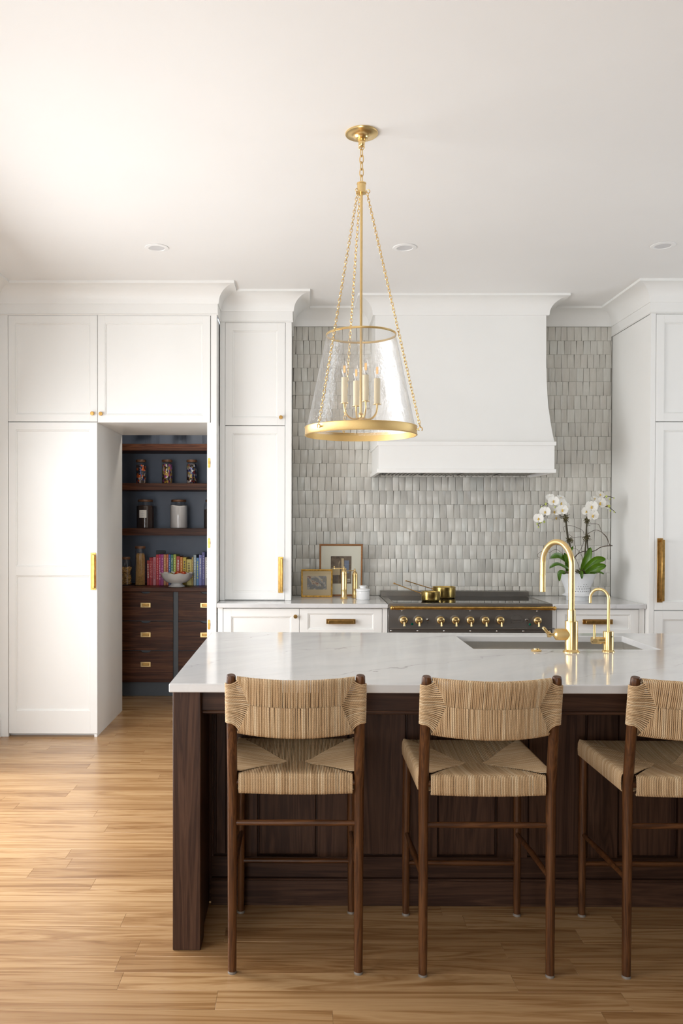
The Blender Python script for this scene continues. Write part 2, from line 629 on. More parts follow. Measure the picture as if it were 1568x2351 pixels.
    def build(s, name, mat, parent=None, kind=None, label=None, cat=None, group=None, angle=38, origin=None, fix=True):
        off = origin
        if parent is not None:
            off = OFF[parent.name]
        elif off is None:
            xs = [p[0] for p in s.v]; ys = [p[1] for p in s.v]; zs = [p[2] for p in s.v]
            off = ((min(xs) + max(xs)) / 2, (min(ys) + max(ys)) / 2, min(zs))
        o = bpy.data.objects.new(name, s.mesh(name, mat, off, angle, fix))
        COL.objects.link(o)
        if parent is not None:
            o.parent = parent
        else:
            o.location = off
        OFF[o.name] = off
        tag(o, label, cat, group, kind)
        return o


def tag(o, label=None, cat=None, group=None, kind=None):
    for k, v in (('label', label), ('category', cat), ('group', group), ('kind', kind)):
        if v:
            o[k] = v
    return o


def thing(name, loc, label, cat, group=None):
    o = bpy.data.objects.new(name, None)
    o.empty_display_size = 0.05
    COL.objects.link(o)
    o.location = loc
    OFF[o.name] = tuple(loc)
    return tag(o, label, cat, group)


def copy_tree(o, loc=None, label=None, parent=None):
    c = o.copy()
    COL.objects.link(c)
    c.parent = parent
    if loc is not None:
        c.location = loc
    if label:
        c['label'] = label
    for ch in list(KIDS.get(o.name, [])):
        copy_tree(ch, None, None, c)
    return c


KIDS = {}


def index_kids(root):
    for ob in COL.objects:
        if ob.parent is not None:
            KIDS.setdefault(ob.parent.name, [])
            if ob not in KIDS[ob.parent.name]:
                KIDS[ob.parent.name].append(ob)


def arc(cx, cz, r, a0, a1, n):
    return [(cx + r * math.cos(a0 + (a1 - a0) * i / n), cz + r * math.sin(a0 + (a1 - a0) * i / n)) for i in range(n + 1)]


def catmull(pts, n=6):
    P = [Vector(p) for p in pts]
    out = []
    for i in range(len(P) - 1):
        p0, p1, p2, p3 = P[max(i - 1, 0)], P[i], P[i + 1], P[min(i + 2, len(P) - 1)]
        for k in range(n):
            t = k / n
            out.append(0.5 * ((2 * p1) + (p2 - p0) * t + (2 * p0 - 5 * p1 + 4 * p2 - p3) * t * t + (3 * p1 - p0 - 3 * p2 + p3) * t ** 3))
    out.append(P[-1])
    return out


# ------------------------------------------------------------------ key dimensions (metres)
CEIL, CROWN, BEAD, HEAD = 3.059, 2.935, 2.867, 2.86
L1, L2, TR, HOOD, BACK = 5.604, 5.802, 5.555, 5.665, 6.241
WL, WR, WF = -2.06, 4.6, -3.1
TOP = 0.914

# ================================================================== STRUCTURE
# floor: a base slab, boards one by one where the camera sees them
fl = MB().box(-2.5, WR, WF, 7.5, -0.05, -0.012).build('floor', 'subfloor', kind='structure', origin=(0, 0, 0))
rows_y = []
y = WF
while y < 7.45:
    rows_y.append(y)
    y += 0.101
planks, rest = [], MB()
for ry in rows_y:
    x = -2.5 + random.uniform(-0.9, 0.0)
    while x < WR:
        ln = random.choice((0.55, 0.8, 1.0, 1.25, 1.5, 1.9))
        x0, x1 = max(x, -2.5), min(x + ln, WR)
        x += ln
        if x1 - x0 < 0.05:
            continue
        y1 = min(ry + 0.101, 7.5)
        seen = ry > 2.25 and x0 < 2.45
        # boards nobody can see: under the cabinets, inside the island
        if ry > 5.75 and x0 > -0.6 or (3.25 < ry < 3.95 and x0 > -0.3):
            seen = False
        if ry > 5.7 and x1 < -1.45 and ry < 6.4:
            seen = False
        if seen and len(planks) < 300:
            planks.append((x0, x1, ry, y1))
        else:
            rest.box(x0 + .0002, x1 - .0002, ry + .0002, y1 - .0002, -0.012, 0.0, 0.0005)
for x0, x1, ya, yb in planks:
    MB().box(x0 + .0002, x1 - .0002, ya + .0002, yb - .0002, -0.012, 0.0, 0.0005).build('floor_plank', 'oak_floor', fl)
rest.build('floor_planks_beyond', 'oak_floor', fl, kind='stuff')

MB().box(-2.5, WR, WF, 6.5, CEIL, CEIL + 0.08).build('ceiling', 'ceiling_paint', kind='structure')


def wall_with_holes(name, axis, at, thick, a0, a1, z0, z1, holes, mat):
    """axis 'X': wall plane x=at spanning Y a0..a1; axis 'Y': plane y=at spanning X"""
    m = MB()
    cuts = sorted(set([a0, a1] + [h[0] for h in holes] + [h[1] for h in holes]))

    def put(p, q, za, zb):
        if axis == 'X':
            m.box(min(at, at + thick), max(at, at + thick), p, q, za, zb)
        else:
            m.box(p, q, min(at, at + thick), max(at, at + thick), za, zb)
    for p, q in zip(cuts[:-1], cuts[1:]):
        h = [k for k in holes if k[0] <= p + 1e-6 and k[1] >= q - 1e-6]
        if not h:
            put(p, q, z0, z1)
        else:
            put(p, q, z0, h[0][2]) if h[0][2] > z0 else None
            put(p, q, h[0][3], z1)
    return m.build(name, mat, kind='structure')


def window(name, axis, at, thick, a0, a1, z0, z1, nx, nz):
    def bx(m, p, q, za, zb, d0, d1, c=0.004):
        lo, hi = sorted((at + d0, at + d1))
        if axis == 'X':
            m.box(lo, hi, p, q, za, zb, c)
        else:
            m.box(p, q, lo, hi, za, zb, c)
    s = 1 if thick > 0 else -1
    m = MB()
    bx(m, a0, a0 + .06, z0, z1, .02 * s, .09 * s)
    bx(m, a1 - .06, a1, z0, z1, .02 * s, .09 * s)
    bx(m, a0 + .06, a1 - .06, z1 - .06, z1, .02 * s, .09 * s)
    bx(m, a0 + .06, a1 - .06, z0, z0 + .06, .02 * s, .09 * s)
    o = m.build(name, 'cabinet_paint', kind='structure')
    m = MB()
    for i in range(1, nx):
        p = a0 + .06 + (a1 - a0 - .12) * i / nx
        bx(m, p - .012, p + .012, z0 + .06, z1 - .06, .035 * s, .06 * s)
    for i in range(1, nz):
        p = z0 + .06 + (z1 - z0 - .12) * i / nz
        bx(m, a0 + .06, a1 - .06, p - .012, p + .012, .037 * s, .058 * s)
    m.build('window_bars', 'cabinet_paint', o)
    m = MB()
    bx(m, a0 + .06, a1 - .06, z0 + .06, z1 - .06, .045 * s, .049 * s, 0)
    m.build('pane', 'window_glass', o)
    return o


wall_with_holes('wall_left', 'X', WL, -0.12, WF, 6.5, 0, CEIL, [(0.20, 2.20, .55, 2.50), (2.75, 4.75, .05, 2.35)], 'wall_paint')
window('window_1', 'X', WL, -0.12, 2.75, 4.75, .05, 2.35, 3, 3)
window('window_2', 'X', WL, -0.12, 0.20, 2.20, .55, 2.50, 3, 2)
wall_with_holes('wall_front', 'Y', WF, -0.12, -2.5, WR, 0, CEIL, [(-1.98, -0.02, .02, 2.5)], 'bounce_cut_paint')
window('window_3', 'Y', WF, -0.12, -1.98, -0.02, .02, 2.5, 3, 3)
wall_with_holes('wall_right', 'X', WR, 0.12, WF, 6.5, 0, CEIL, [(2.7, 4.5, .9, 2.5)], 'bounce_cut_paint')
window('window_4', 'X', WR, 0.12, 2.7, 4.5, .9, 2.5, 3, 2)
wall_back = MB().box(-0.572, WR, BACK + 0.014, BACK + 0.13, 0, CEIL).build('wall_back', 'grout', kind='structure')
# pantry shell
MB().box(-2.42, -0.12, 7.42, 7.52, 0, 2.62).build('wall_pantry_back', 'pantry_paint', kind='structure')
MB().box(-2.5, -2.42, 6.42, 7.52, 0, 2.62).build('wall_pantry_left', 'pantry_paint', kind='structure')
MB().box(-0.20, -0.12, 6.40, 7.42, 0, 2.62).build('wall_pantry_right', 'pantry_paint', kind='structure')
MB().box(-2.5, -0.12, 6.41, 7.52, 2.62, 2.68).build('ceiling_pantry', 'pantry_paint', kind='structure')
m = MB().box(-2.42, -1.41, 6.405, 6.43, 0, 2.62).box(-0.56, -0.20, 6.405, 6.43, 0, 2.62).box(-1.41, -0.56, 6.405, 6.43, 2.19, 2.62)
m.build('wall_pantry_front', 'pantry_paint', kind='structure')

# baseboard on the left wall
prof = [(0, 0), (.022, 0), (.022, .125), (.017, .135), (.017, .150), (.012, .165), (0, .175)]
m = MB()
n = len(prof)
vs = [(WL + p, 4.9, z) for p, z in prof] + [(WL + p, L1 - .001, z) for p, z in prof]
m.add(vs, [(i, (i + 1) % n, (i + 1) % n + n, i + n) for i in range(n)] + [tuple(range(n)), tuple(range(2 * n - 1, n - 1, -1))])
m.build('baseboard_left', 'cabinet_paint', kind='structure')


def sweep_plan(path, prof):
    """profile (out, z) swept with mitres along a plan polyline, room on the right-hand side; one MB per segment"""
    P = [Vector((a, b)) for a, b in path]
    D = [(P[i + 1] - P[i]).normalized() for i in range(len(P) - 1)]
    Nn = [Vector((d.y, -d.x)) for d in D]
    ring = []
    for i in range(len(P)):
        if i == 0:
            mt = Nn[0]
        elif i == len(P) - 1:
            mt = Nn[-1]
        else:
            s_ = Nn[i - 1] + Nn[i]
            mt = s_ / (1 + Nn[i - 1].dot(Nn[i]))
        ring.append([(P[i].x + mt.x * o_, P[i].y + mt.y * o_, z_) for o_, z_ in prof])
    out = []
    k = len(prof)
    for i in range(len(P) - 1):
        mb = MB()
        mb.add(ring[i] + ring[i + 1], [(j, j + k, (j + 1) % k + k, (j + 1) % k) for j in range(k)]
               + [tuple(range(k)), tuple(range(2 * k - 1, k - 1, -1))])
        out.append(mb)
    return out


crown_prof = [(-.010, CROWN), (.012, CROWN), (.014, CROWN + .008)] + \
    [(.014 + .104 * (1 - math.cos(t)), CROWN + .010 + .098 * math.sin(t)) for t in [PI / 2 * i / 10 for i in range(1, 11)]] + \
    [(.126, CROWN + .108), (.126, CEIL), (-.010, CEIL)]
path = [(WL, -1.0), (WL, L1), (-0.572, L1), (-0.572, L2), (-0.068, L2), (-0.068, BACK), (.518, BACK), (.518, 5.902), (1.742, 5.902),
        (1.742, BACK), (2.331, BACK), (2.331, TR), (WR, TR)]
segs = sweep_plan(path, crown_prof)
groups = [[0], [1, 2], [3, 4], [5], [6, 7, 8], [9], [10, 11]]
for gi_, g_ in enumerate(groups):
    m = MB()
    for k in g_:
        m.add(segs[k].v, segs[k].f)
    m.build('trim_%d' % (gi_ + 1), 'cabinet_paint', kind='structure', angle=30)

frieze_prof = [(0, HEAD + .002), (.006, HEAD + .002), (.010, HEAD + .006), (.006, HEAD + .011), (.006, CROWN), (0, CROWN)]
for gi_, pth in enumerate(([(WL, L1), (-0.572, L1), (-0.572, L2)], [(-0.572, L2), (-0.068, L2), (-0.068, BACK)], [(2.331, BACK), (2.331, TR), (WR, TR)])):
    m = MB()
    for sg in sweep_plan(pth, frieze_prof):
        m.add(sg.v, sg.f)
    m.build('trim_%d' % (gi_ + 8), 'cabinet_paint', kind='structure', angle=30)

# zellige tiles on the back wall
tiles = []
zt = CROWN - 0.001
while zt > TOP + 0.02:
    zb = max(zt - 0.1025, TOP + 0.002)
    x = -0.066 - random.uniform(0, .04)
    while x < 2.33:
        w_ = random.uniform(.043, .058)
        x0, x1 = max(x, -0.066), min(x + w_, 2.329)
        x += w_
        if x1 - x0 < 0.008:
            continue
        if x0 > .56 and x1 < 1.70 and zb > 1.84:
            continue
        tiles.append((x0, x1, zb, zt))
    zt -= 0.1025


def tile_mesh(t):
    x0, x1, za, zb = t
    g = 0.0005
    j = [random.uniform(-.0034, .0034) for _ in range(2)]
    q0 = random.uniform(0, .0012)
    d = [q0 + random.uniform(0, .0009) for _ in range(4)]
    yb = BACK + .014
    y_ = BACK + .0015
    a, b_ = x0 + g, x1 - g
    lim = (x1 - x0) * .2
    j = [max(-lim, min(lim, q)) for q in j]
    c = .0009
    bot, top = za + g, zb - g
    m = MB()
    v = [(a, yb, bot), (b_, yb, bot), (b_, yb, top), (a, yb, top),
         (a + max(j[0], 0), y_ - d[0] + .001, bot), (b_ + min(j[1], 0), y_ - d[1] + .001, bot),
         (b_ + min(-j[1], 0), y_ - d[2] + .001, top), (a + max(-j[0], 0), y_ - d[3] + .001, top)]
    f = []
    for k in range(4):
        px, py, pz = v[4 + k]
        f.append((px + (c, -c, -c, c)[k], py - .0007, pz + (c, c, -c, -c)[k]))
    v += f
    m.add(v, [(0, 4, 5, 1), (1, 5, 6, 2), (2, 6, 7, 3), (3, 7, 4, 0), (4, 8, 9, 5), (5, 9, 10, 6), (6, 10, 11, 7), (7, 11, 8, 4), (8, 11, 10, 9)])
    return m


tiles.sort(key=lambda t: (t[2] > 1.75, abs(t[2] - 1.3)))
restt = MB()
for i, t in enumerate(tiles):
    m = tile_mesh(t)
    if i < 300:
        m.build('tile', 'zellige', wall_back)
    else:
        restt.add(m.v, m.f)
restt.build('tiles_beyond', 'zellige', wall_back, kind='stuff')


# ================================================================== CABINETRY HELPERS
def shaker(parent, x0, x1, z0, z1, y, name='door', stile=.05, top=None, bottom=None, mids=(), thick=.021):
    """frame-and-panel front facing -Y with its panel(s) as sub-parts"""
    top = top or stile
    bottom = bottom or stile
    m = MB()
    c = .0012
    m.box(x0, x0 + stile, y, y + thick, z0, z1, c).box(x1 - stile, x1, y, y + thick, z0, z1, c)
    edges = [z0 + bottom]
    m.box(x0 + stile - c, x1 - stile + c, y, y + thick, z0, z0 + bottom, c)
    for a, b in mids:
        m.box(x0 + stile - c, x1 - stile + c, y, y + thick, a, b, c)
        edges += [a, b]
    m.box(x0 + stile - c, x1 - stile + c, y, y + thick, z1 - top, z1, c)
    edges.append(z1 - top)
    pans = []
    for a, b in zip(edges[0::2], edges[1::2]):
        xa, xb = x0 + stile, x1 - stile
        rg = [(0, .0005), (.0008, .004), (.006, .004), (.0095, .0105), (.0095, .013)]
        vs, fs = [], []
        for ins, d in rg:
            vs += [(xa + ins, y + d, a + ins), (xb - ins, y + d, a + ins), (xb - ins, y + d, b - ins), (xa + ins, y + d, b - ins)]
        for i in range(len(rg) - 1):
            for k in range(4):
                fs.append((i * 4 + k, i * 4 + (k + 1) % 4, i * 4 + 4 + (k + 1) % 4, i * 4 + 4 + k))
        m.add(vs, fs)
        pans.append((xa + .007, xb - .007, a + .007, b - .007))
    d = m.build(name, 'cabinet_paint', parent, angle=20)
    for xa, xb, a, b in pans:
        MB().box(xa, xb, y + .0105, y + .017, a, b).build('panel', 'cabinet_paint', d)
    return d


def knob(parent, x, y, z, r=.0135, mat='dark_brass'):
    MB().lathe([(0, 0), (.007, 0), (.006, .010), (.007, .014), (r * .92, .016), (r, .019), (r, .025), (r * .9, .0275), (0, .028)],
               (x, y, z), 24, 'Y').build('knob', mat, parent, label='round brass knob')


def bar_pull(parent, x0, x1, z0, z1, y, vertical=True, mat='aged_brass'):
    """flat back plate with a raised grip standing off it"""
    m = MB()
    if vertical:
        xm = (x0 + x1) / 2
        m.box(x0, x1, y - .006, y, z0, z1, .0012)
        m.box(xm + .002, x1 - .001, y - .034, y - .006, z0 + .012, z0 + .024, .002)
        m.box(xm + .002, x1 - .001, y - .034, y - .006, z1 - .024, z1 - .012, .002)
        m.box(xm - .003, x1 - .001, y - .040, y - .030, z0 + .010, z1 - .010, .003)
    else:
        m.box(x0, x1, y - .006, y, z0, z1, .0012)
        m.box(x0 + .014, x0 + .026, y - .034, y - .006, z0 + .004, z1 - .006, .002)
        m.box(x1 - .026, x1 - .014, y - .034, y - .006, z0 + .004, z1 - .006, .002)
        m.box(x0 + .012, x1 - .012, y - .040, y - .030, z0 + .003, z1 - .005, .003)
    m.build('pull', mat, parent, label='brass pull on a flat back plate')


# ------------------------------------------------------------------ left run: tall cabinet, over-doorway cabinet
t = thing('tall_cabinet', (-1.71, 6.0, 0), 'tall white cabinet by the pantry doorway with long brass pull', 'cabinet')
m = MB().box(-2.05, -1.386, L1 + .024, 6.4, .02, HEAD)
m.box(WL + .001, -1.988, L1, L1 + .024, 0, HEAD + .003, .001)
m.box(-1.988, -1.384, L1 + .002, L1 + .024, HEAD - .002, HEAD + .003)
m.box(-1.405, -1.386, L1 + .004, 6.4, 0, .02)
m.box(-2.05, -1.405, L1 + .05, 6.39, 0, .02)
m.build('body', 'cabinet_paint', t)
d = shaker(t, -1.986, -1.3815, 2.143, 2.857, L1)
knob(d, -1.411, L1, 2.195)
d = shaker(t, -1.985, -1.383, .022, 2.137, L1, bottom=.155, mids=[(1.098, 1.160)])
bar_pull(d, -1.427, -1.391, 1.003, 1.254, L1)

t = thing('over_doorway_cabinet', (-1.0, 6.0, 0), 'white cabinet bridging over the pantry doorway with one wide door', 'cabinet')
m = MB().box(-1.384, -0.578, L1 + .024, 6.4, 2.137, HEAD)
m.box(-0.612, -0.573, L1, L1 + .024, 0, HEAD + .003, .001)
m.box(-0.638, -0.575, L1 + .006, 6.4, 0, 2.137)
m.box(-1.380, -0.612, L1 + .002, L1 + .024, HEAD - .002, HEAD + .003)
m.build('body', 'cabinet_paint', t)
d = shaker(t, -1.3785, -0.617, 2.137, 2.857, L1)
knob(d, -1.354, L1, 2.193)
for zc in (1.865, 1.322, .768):
    m = MB()
    ring = arc(-0.6245, zc + .026, .0075, 0, PI, 8) + arc(-0.6245, zc - .026, .0075, PI, 2 * PI, 8)
    m.prism(ring, L1 + .003, L1 + .007)
    m.lathe([(0, 0), (.0022, 0), (.0022, .001), (0, .0014)], (-0.6245, L1 + .003, zc + .027), 10, 'Y')
    m.lathe([(0, 0), (.0022, 0), (.0022, .001), (0, .0014)], (-0.6245, L1 + .003, zc - .027), 10, 'Y')
    m.box(-0.6265, -0.6185, L1 - .004, L1 + .004, zc - .009, zc + .009, .001)
    h = m.build('catch_plate', 'aged_brass', t, label='small brass catch plate with rounded ends')
    MB().box(-0.6275, -0.6225, L1 + .001, L1 + .0025, zc - .006, zc + .006).build('slot', 'black_plastic', h)

# ------------------------------------------------------------------ narrow tall cupboard standing on the counter
t = thing('counter_cupboard', (-0.32, 6.02, TOP), 'narrow white cupboard standing on the counter beside the tiles', 'cabinet')
m = MB().box(-0.571, -0.069, L2 + .024, BACK, TOP + .001, HEAD)
m.box(-0.571, -0.535, L2, L2 + .024, TOP + .001, HEAD + .003, .001)
m.box(-0.112, -0.069, L2, L2 + .024, TOP + .001, HEAD + .003, .001)
m.box(-0.535, -0.112, L2 + .002, L2 + .024, HEAD - .001, HEAD + .003)
m.build('body', 'cabinet_paint', t)
d = shaker(t, -0.533, -0.1145, 2.143, 2.858, L2, stile=.053)
knob(d, -0.143, L2, 2.196)
d = shaker(t, -0.533, -0.1145, .920, 2.138, L2, stile=.053)
bar_pull(d, -0.160, -0.127, .969, 1.221, L2)

# ------------------------------------------------------------------ base cabinets and counters
YB = 5.612
t = thing('base_cabinet', (0.01, 5.92, 0), 'white base cabinet with a door and a drawer left of the range', 'cabinet')
m = MB().box(-0.566, .586, YB + .024, BACK - .005, .10, .882)
m.box(-0.560, .58, YB + .08, BACK - .005, .002, .10)
m.box(-0.566, -0.530, YB, YB + .024, .10, .882, .001).box(.553, .587, YB, YB + .024, .10, .882, .001)
m.box(-0.012, -0.008, YB + .01, YB + .024, .10, .88)
m.build('body', 'cabinet_paint', t)
d = shaker(t, -0.527, -0.0115, .115, .877, YB, stile=.054)
knob(d, -0.037, YB, .826)
d = shaker(t, -0.0085, .550, .700, .877, YB, name='drawer', stile=.055, top=.033, bottom=.036)
bar_pull(d, .172, .370, .775, .808, YB, vertical=False, mat='dark_brass')
d = shaker(t, -0.0085, .550, .410, .695, YB, name='drawer', stile=.055)
d = shaker(t, -0.0085, .550, .115, .405, YB, name='drawer', stile=.055)

t = thing('base_cabinet', (2.015, 5.92, 0), 'white base cabinet with one wide drawer under the orchid', 'cabinet')
m = MB().box(1.700, 2.326, YB + .024, BACK - .005, .10, .882)
m.box(1.704, 2.32, YB + .08, BACK - .005, .002, .10)
m.box(1.699, 1.730, YB, YB + .024, .10, .882, .001).box(2.291, 2.327, YB, YB + .024, .10, .882, .001)
m.build('body', 'cabinet_paint', t)
d = shaker(t, 1.733, 2.288, .700, .877, YB, name='drawer', stile=.056, top=.033, bottom=.04)
bar_pull(d, 1.908, 2.111, .778, .811, YB, vertical=False, mat='dark_brass')
d = shaker(t, 1.733, 2.288, .410, .695, YB, name='drawer', stile=.055)
d = shaker(t, 1.733, 2.288, .115, .405, YB, name='drawer', stile=.055)

MB().box(-0.569, .588, 5.585, BACK, .884, TOP, .003).build('countertop', 'quartzite', label='pale veined stone countertop under the picture frames', cat='countertop')
MB().box(1.699, 2.329, 5.585, BACK, .884, TOP, .003).build('countertop', 'quartzite', label='pale veined stone countertop under the potted orchid', cat='countertop')

# ------------------------------------------------------------------ right tall cabinet
t = thing('tall_cabinet', (2.9, 5.9, 0), 'tall white cabinet beside the orchid with an extra long brass pull', 'cabinet')
m = MB().box(2.3325, 3.32, TR + .024, BACK, .08, HEAD)
m.box(2.34, 3.31, TR + .09, BACK, 0, .08)
m.box(2.3315, 2.366, TR, TR + .024, .08, HEAD + .003, .001).box(3.286, 3.321, TR, TR + .024, .08, HEAD + .003, .001)
m.box(2.366, 3.286, TR + .002, TR + .024, HEAD - .001, HEAD + .003)
m.build('body', 'cabinet_paint', t)
d = shaker(t, 2.3685, 3.2835, 2.143, 2.857, TR, stile=.055)
d = shaker(t, 2.3685, 3.2835, .880, 2.138, TR, stile=.055)
bar_pull(d, 2.384, 2.421, .932, 1.362, TR, mat='dark_brass')
d = shaker(t, 2.3685, 3.2835, .095, .874, TR, stile=.057)

# ------------------------------------------------------------------ range hood
t = thing('range_hood', (1.13, BACK, 1.804), 'white plastered range hood with a flared front over the range', 'range hood')
pf = [(5.902, 2.94), (5.899, 2.75), (5.893, 2.60), (5.880, 2.45), (5.860, 2.35), (5.830, 2.26), (5.782, 2.155), (5.728, 2.065), (5.692, 2.016)]
poly = [(BACK, 2.94)] + pf + [(BACK, 2.016)]
MB().prism_x(poly, .524, 1.736).build('body', 'cabinet_paint', t, angle=25)
m = MB().box(.530, 1.730, 5.672, 5.69, 1.806, 2.014).box(.530, .548, 5.69, BACK, 1.806, 2.014).box(1.712, 1.730, 5.69, BACK, 1.806, 2.014)
m.build('skirt', 'cabinet_paint', t)
for za, zb in ((1.991, 2.018), (1.804, 1.831)):
    m = MB().box(.519, 1.741, HOOD, 5.69, za, zb, .002).box(.519, .54, 5.69, BACK, za, zb, .002).box(1.72, 1.741, 5.69, BACK, za, zb, .002)
    m.build('trim', 'cabinet_paint', t)
MB().box(.545, 1.715, 5.688, BACK - .002, 1.826, 1.84).build('liner', 'filter_dark', t)
for i in range(4):
    x0 = .60 + i * .27
    m = MB()
    m.box(x0, x0 + .262, 5.74, 6.17, 1.818, 1.826, .002)
    fo = m.build('baffle_filter', 'filter_dark', t)
    for k in range(9):
        xa = x0 + .014 + k * .027
        MB().box(xa, xa + .014, 5.76, 6.15, 1.811, 1.818, .002).build('baffle', 'range_trim', fo)

# ------------------------------------------------------------------ range cooker
t = thing('range_cooker', (1.143, 5.87, 0), 'dark steel range cooker with brass knobs and brass rail', 'range')
RX0, RX1, RY = .590, 1.697, 5.590
MB().box(RX0, RX1, RY + .02, BACK - .04, .09, .900, .003).build('body', 'range_steel', t)
MB().box(RX0 + .01, RX1 - .01, RY + .06, BACK - .05, .0, .09).build('plinth', 'black_plastic', t)
MB().box(RX0, RX1, RY - .004, 6.152, .900, .918, .002).build('cooktop_frame', 'range_trim', t)
MB().box(RX0 + .040, RX1 - .035, RY + .035, 6.125, .9175, .9195, .0006).build('cooktop', 'black_glass', t, label='black glass cooktop')
m = MB().box(RX0 + .004, RX1 - .004, 6.152, BACK - .004, .900, .955, .003)
bg = m.build('backguard', 'range_trim', t)
for k in range(22):
    x0 = RX0 + .30 + k * .034
    MB().box(x0, x0 + .022, 6.185, 6.20, .9545, .9558).build('vent_slot', 'black_plastic', bg)
pan = MB().box(RX0, RX1, RY - .002, RY + .024, .752, .882, .002).build('control_panel', 'range_steel', t)
MB().box(RX0, RX1, RY - .004, RY + .024, .884, .899, .002).build('top_rail', 'range_trim', t)
m = MB().box(RX0 + .012, RX1 + .014, RY - .032, RY + .02, .748, .7525, .001).box(RX0, RX1, RY - .006, RY + .02, .700, .748, .001)
led = m.build('ledge', 'range_steel', t)
for k in range(7):
    MB().ball((RX0 + .02 + k * .178, RY - .007, .733), .0055, .003, .0055, 10, 6).build('rivet', 'chrome', led)
for xx in (.683, 1.143, 1.594):
    MB().ball((xx, RY - .003, .868), .006, .003, .004, 10, 6).build('rivet', 'chrome', pan)
for xa, xb in ((RX0 + .01, 1.138), (1.148, RX1 - .01)):
    dd = MB().box(xa, xb, RY - .004, RY + .02, .11, .695, .004).build('oven_door', 'range_steel', t)
    mm = MB().tube([(xa + .05, RY - .05, .64), (xb - .05, RY - .05, .64)], .010, 14)
    for q in (xa + .08, xb - .08):
        mm.tube([(q, RY - .05, .64), (q, RY - .004, .64)], .007, 10)
    mm.build('handle', 'brass', dd)
# towel rail in brass
yr = RY - .042
m = MB().tube([(.640, yr, .891), (1.655, yr, .891)], .0105, 18)
m.tube([(.625, yr, .891), (.690, yr, .891)], .013, 18).tube([(1.605, yr, .891), (1.688, yr, .891)], .013, 18)
for xx in (.612, 1.698):
    m.ball((xx, yr, .891), .0145, nu=18, nv=12)
    m.tube([(xx - .01, yr, .891), (xx + .01, yr, .891)], .006, 12)
for xx in (.66, 1.64):
    m.tube([(xx, yr, .891), (xx, RY, .891)], .008, 12)
m.build('towel_rail', 'aged_brass', t, label='brass rail with ball ends')
for xx in (.692, .793, .941, 1.041, 1.141, 1.242, 1.343, 1.592):
    k = MB().lathe([(0, 0), (.034, 0), (.034, .0015), (.031, .002), (0, .002)], (xx, RY - .002, .806), 32, 'Y').build('knob_plate', 'range_steel', t)
    m = MB().lathe([(0, 0), (.014, 0), (.014, .010), (.0265, .011), (.0275, .016), (.0265, .022), (.022, .028), (.019, .029), (.016, .034), (.011, .040),
                    (.0095, .046), (.007, .050), (0, .052)], (xx, RY - .003, .806), 28, 'Y')
    m.tube([(xx + .001, RY - .043, .802), (xx + .001, RY - .046, .790), (xx + .001, RY - .048, .774), (xx + .001, RY - .048, .769)],
           [.0045, .005, .0065, .0075], 12)
    m.build('knob', 'brass', k, label='domed brass knob with a lever')
for xx in (.856, 1.525):
    MB().lathe([(0, 0), (.010, 0), (.0105, .004), (.008, .009), (0, .011)], (xx, RY - .002, .808), 18, 'Y').build('indicator_lamp', 'chrome', t)
    MB().lathe([(0, 0), (.0022, 0), (.0022, .001), (0, .001)], (xx + .001, RY - .002, .788), 10, 'Y').build('pin_hole', 'black_plastic', t)
for xx in (.751, 1.545):
    MB().lathe([(0, 0), (.008, 0), (.008, .003), (.006, .006), (0, .007)], (xx, RY - .002, .778), 18, 'Y').build('green_lamp', 'green_lens', t, label='green indicator lamp')


def text_mesh(name, body, size, mat, parent, loc, rot, ext=.0006, align='CENTER'):
    cu = bpy.data.curves.new(name, 'FONT')
    cu.body = body
    cu.size = size
    cu.extrude = ext
    cu.align_x = align
    cu.align_y = 'CENTER'
    cu.resolution_u = 2
    tmp = bpy.data.objects.new(name, cu)
    COL.objects.link(tmp)
    bpy.context.view_layer.update()
    me = bpy.data.meshes.new_from_object(tmp.evaluated_get(bpy.context.evaluated_depsgraph_get()))
    bpy.data.objects.remove(tmp)
    bpy.data.curves.remove(cu)
    me.name = name
    me.materials.clear()
    me.materials.append(M[mat])
    mx = Matrix.Translation(Vector(loc) - Vector(OFF[parent.name])) @ Euler(rot).to_matrix().to_4x4()
    me.transform(mx)
    o = bpy.data.objects.new(name, me)
    COL.objects.link(o)
    o.parent = parent
    return o


# maker's badge: plate with arched top, raised border, three-dot emblem and the name
bx, bz = 1.457, .809
arch = [(bx - .034, bz - .020), (bx + .034, bz - .020), (bx + .038, bz - .008)] + [(bx + .036 * math.cos(a), bz + .002 + .030 * math.sin(a)) for a in
        [PI * i / 14 for i in range(15)]] + [(bx - .038, bz - .008)]
bd = MB().prism(arch, RY - .0045, RY - .0015).build('badge', 'range_steel', t, label='arched maker plate')
MB().tube([(x_, RY - .0048, z_) for x_, z_ in arch], .0013, 6, closed=True).build('badge_border', 'range_trim', bd)
text_mesh('badge_lettering', 'LACANCHE', .0112, 'chrome', bd, (bx, RY - .0048, bz - .0015), (PI / 2, 0, 0))
for dx, dz in ((0, .021), (-.006, .0145), (.006, .0145), (-.011, .009), (0, .009), (.011, .009)):
    MB().ball((bx + dx, RY - .0048, bz + dz), .0016, nu=8, nv=5).build('badge_dot', 'range_trim', bd)
MB().box(bx - .016, bx + .016, RY - .0052, RY - .0044, bz - .0135, bz - .0115).build('badge_line', 'range_trim', bd)

